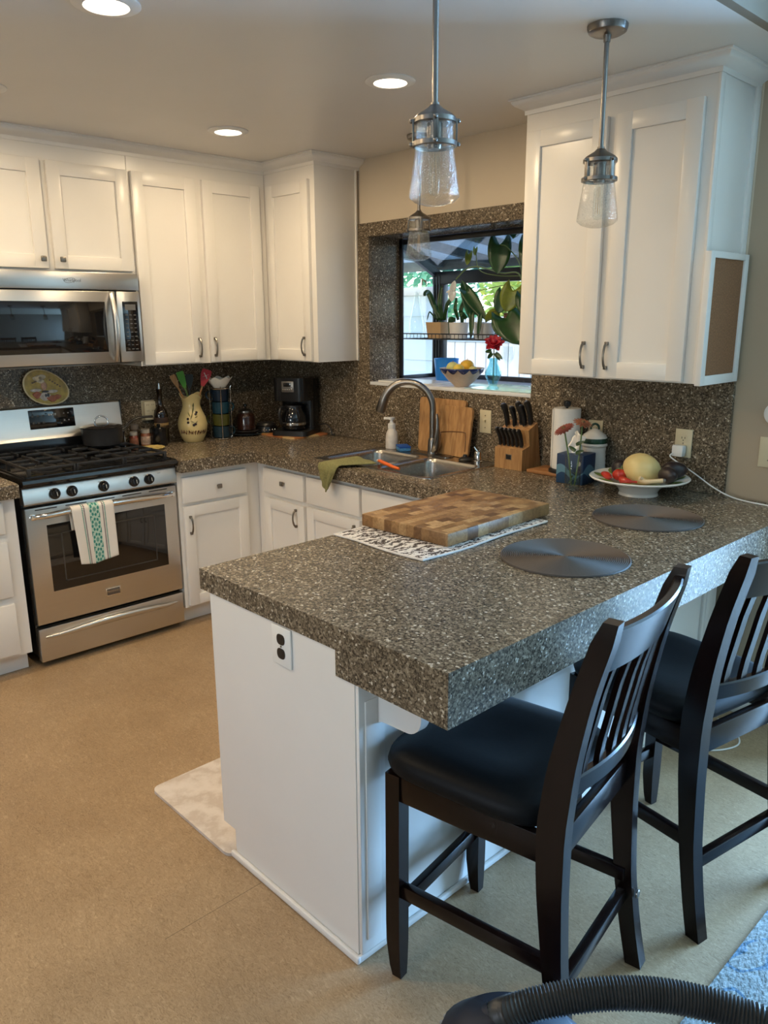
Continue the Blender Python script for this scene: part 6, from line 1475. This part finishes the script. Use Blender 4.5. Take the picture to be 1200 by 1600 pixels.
b = MB(); b.prism(rr(0.93, 1.33, -0.012, 0.20, 0.01), SI+0.0003, SI+0.010, 'z', bev=0.002); o = b.build('white_platter', M['ceramic']); tag(o, 'flat white platter lying at the left end of the window sill', 'platter')
b = MB(); b.prism(rr(1.575, 1.990, -0.012, 0.150, 0.012), SI+0.0003, SI+0.004, 'z', bev=0.001)
t = [v for v in ()]
tag(b.build('aqua_tray', plain('pale_aqua_enamel', (0.50, 0.70, 0.74), 0.12)), 'pale aqua tray under the rose vase at the right of the sill', 'tray')

# ------------------------------------------------------------------ outside the window
b = MB(); b.box(-9, 12, WD+0.02, 14, -0.5, -0.3); struct(b.build('ground_outside', plain('pale_concrete', (0.40, 0.40, 0.38), 0.9, scale=4)))
pale = plain('pale_painted_siding', (0.27, 0.37, 0.44), 0.6, var=0.05, scale=3)
t = thing('neighbour_wall', 'pale blue siding wall seen through the left window pane', 'wall', (-3.5, 3.4, -0.3))
b = MB(); b.box(-7.0, -1.70, 3.42, 3.52, -0.3, 1.84)
for i in range(9): b.prism([(3.42, -0.3+0.24*i), (3.395, -0.3+0.24*i), (3.42, -0.06+0.24*i)], -7.0, -1.70, 'x')
b.build('siding', pale, t)
b = MB(); b.box(-7.0, -1.68, 3.36, 3.58, 1.84, 1.93, 0.01); b.build('wall_cap', plain('grey_cap', (0.30, 0.33, 0.34), 0.7), t)
t = thing('garden_fence', 'white board fence beyond the front window pane', 'fence', (0.8, 3.4, -0.3))
b = MB()
for i in range(26): b.box(-1.66+0.145*i, -1.66+0.145*i+0.138, 3.44, 3.46, -0.3, 1.60+0.01*(i % 2), 0.004)
b.build('boards', plain('white_fence_paint', (0.52, 0.55, 0.58), 0.6, var=0.05, scale=5), t)
b = MB()
for z in (0.1, 1.35): b.box(-1.7, 2.1, 3.40, 3.44, z, z+0.09, 0.004)
b.build('rail', pale, t)
def shrub(label, c, rx, ry, rz, n, col, size):
    t = thing('garden_shrub', label, 'shrub', (c[0], c[1], -0.3)); m, nt, bb = new_mat('foliage'+str(int(c[0]*100)))
    nz = node(nt, 'ShaderNodeTexNoise', Scale=2.6, Detail=3.0); nt.links.new(coords(nt), nz.inputs['Vector'])
    nt.links.new(ramp(nt, nz.outputs['Fac'], [(0.35, tuple(x*0.75 for x in col)), (0.55, col), (0.7, (min(1, col[0]*2.2), min(1, col[1]*1.3), col[2]*0.8))]), bb.inputs['Base Color'])
    bb.inputs['Roughness'].default_value = 0.5
    tl = node(nt, 'ShaderNodeBsdfTranslucent'); mx = node(nt, 'ShaderNodeMixShader', Fac=0.5); src = bb.inputs['Base Color'].links[0].from_socket
    nt.links.new(src, tl.inputs['Color']); nt.links.new(bb.outputs[0], mx.inputs[1]); nt.links.new(tl.outputs[0], mx.inputs[2]); nt.links.new(mx.outputs[0], nt.nodes['Material Output'].inputs['Surface'])
    b = MB()
    for i in range(n):
        while True:
            p = Vector((random.uniform(-1, 1), random.uniform(-1, 1), random.uniform(-1, 1)))
            if 0.35 < p.length < 1: break
        P = Vector((c[0]+p.x*rx, c[1]+p.y*ry, c[2]+p.z*rz)); d = Vector((random.gauss(0, 1), random.gauss(0, 1), random.gauss(0, 0.6))).normalized(); u = d.orthogonal().normalized(); s_ = size*random.uniform(0.6, 1.3)
        b.face_loop([[P-d*s_, P-u*s_*0.45], [P+u*s_*0.45, P+d*s_]], closed=False)
    b.build('foliage', m, t, smooth=0, recalc=False)
    b = MB(); b.tube([(c[0], c[1], -0.3), (c[0]+0.05, c[1], c[2]*0.5), (c[0], c[1], c[2])], [0.07, 0.055, 0.03], 10); b.build('trunk', wk, t)
for (lb, c, rx, ry, rz, n, col) in (('leafy green shrub above the pale siding wall', (-3.0, 4.5, 2.2), 0.95, 0.6, 1.3, 2600, (0.22, 0.50, 0.30)), ('second green shrub left of the first above the siding', (-5.1, 4.8, 2.3), 1.1, 0.7, 1.4, 2200, (0.20, 0.46, 0.30)),
                                  ('yellow green shrub behind the white fence', (-1.2, 4.6, 1.9), 0.8, 0.6, 1.1, 2600, (0.42, 0.55, 0.14)), ('light green shrub behind the fence at the right', (0.46, 4.7, 2.0), 0.85, 0.7, 1.2, 2200, (0.30, 0.52, 0.22))):
    shrub(lb, c, rx, ry, rz, n, col, 0.075)
t = thing('patio_cover', 'grey panelled patio cover with dark rafters above the garden window', 'patio cover', (-0.6, 1.8, -0.3))
b = MB()
def PCz(y): return 2.40-(y-0.9)*0.115
for x in [-3.2+0.62*i for i in range(8)]: b.prism([(0.9, PCz(0.9)-0.07), (0.9, PCz(0.9)), (3.0, PCz(3.0)), (3.0, PCz(3.0)-0.07)], x, x+0.06, 'x')
b.box(-3.3, 1.5, 2.98, 3.05, PCz(3.0)-0.09, PCz(3.0)+0.01)
for x in (-3.25, 1.4): b.box(x, x+0.08, 2.98, 3.06, -0.3, PCz(3.0))
b.build('rafters', plain('weathered_dark_timber', (0.10, 0.10, 0.095), 0.8, var=0.3), t)
b = MB(); b.prism([(0.85, PCz(0.85)+0.002), (0.85, PCz(0.85)+0.010), (3.1, PCz(3.1)+0.010), (3.1, PCz(3.1)+0.002)], -3.3, 1.6, 'x')
m, nt, bb = new_mat('cloudy_roof_panel'); nt.nodes.remove(bb); tl = node(nt, 'ShaderNodeBsdfTranslucent'); tl.inputs['Color'].default_value = (0.55, 0.62, 0.66, 1); df = node(nt, 'ShaderNodeBsdfDiffuse'); df.inputs['Color'].default_value = (0.5, 0.55, 0.58, 1)
mx = node(nt, 'ShaderNodeMixShader', Fac=0.45); nz = node(nt, 'ShaderNodeTexNoise', Scale=3.0); nt.links.new(coords(nt), nz.inputs['Vector']); nt.links.new(nz.outputs['Fac'], mx.inputs['Fac']); nt.links.new(tl.outputs[0], mx.inputs[1]); nt.links.new(df.outputs[0], mx.inputs[2]); nt.links.new(mx.outputs[0], nt.nodes['Material Output'].inputs['Surface'])
b.build('roof_panel', m, t)
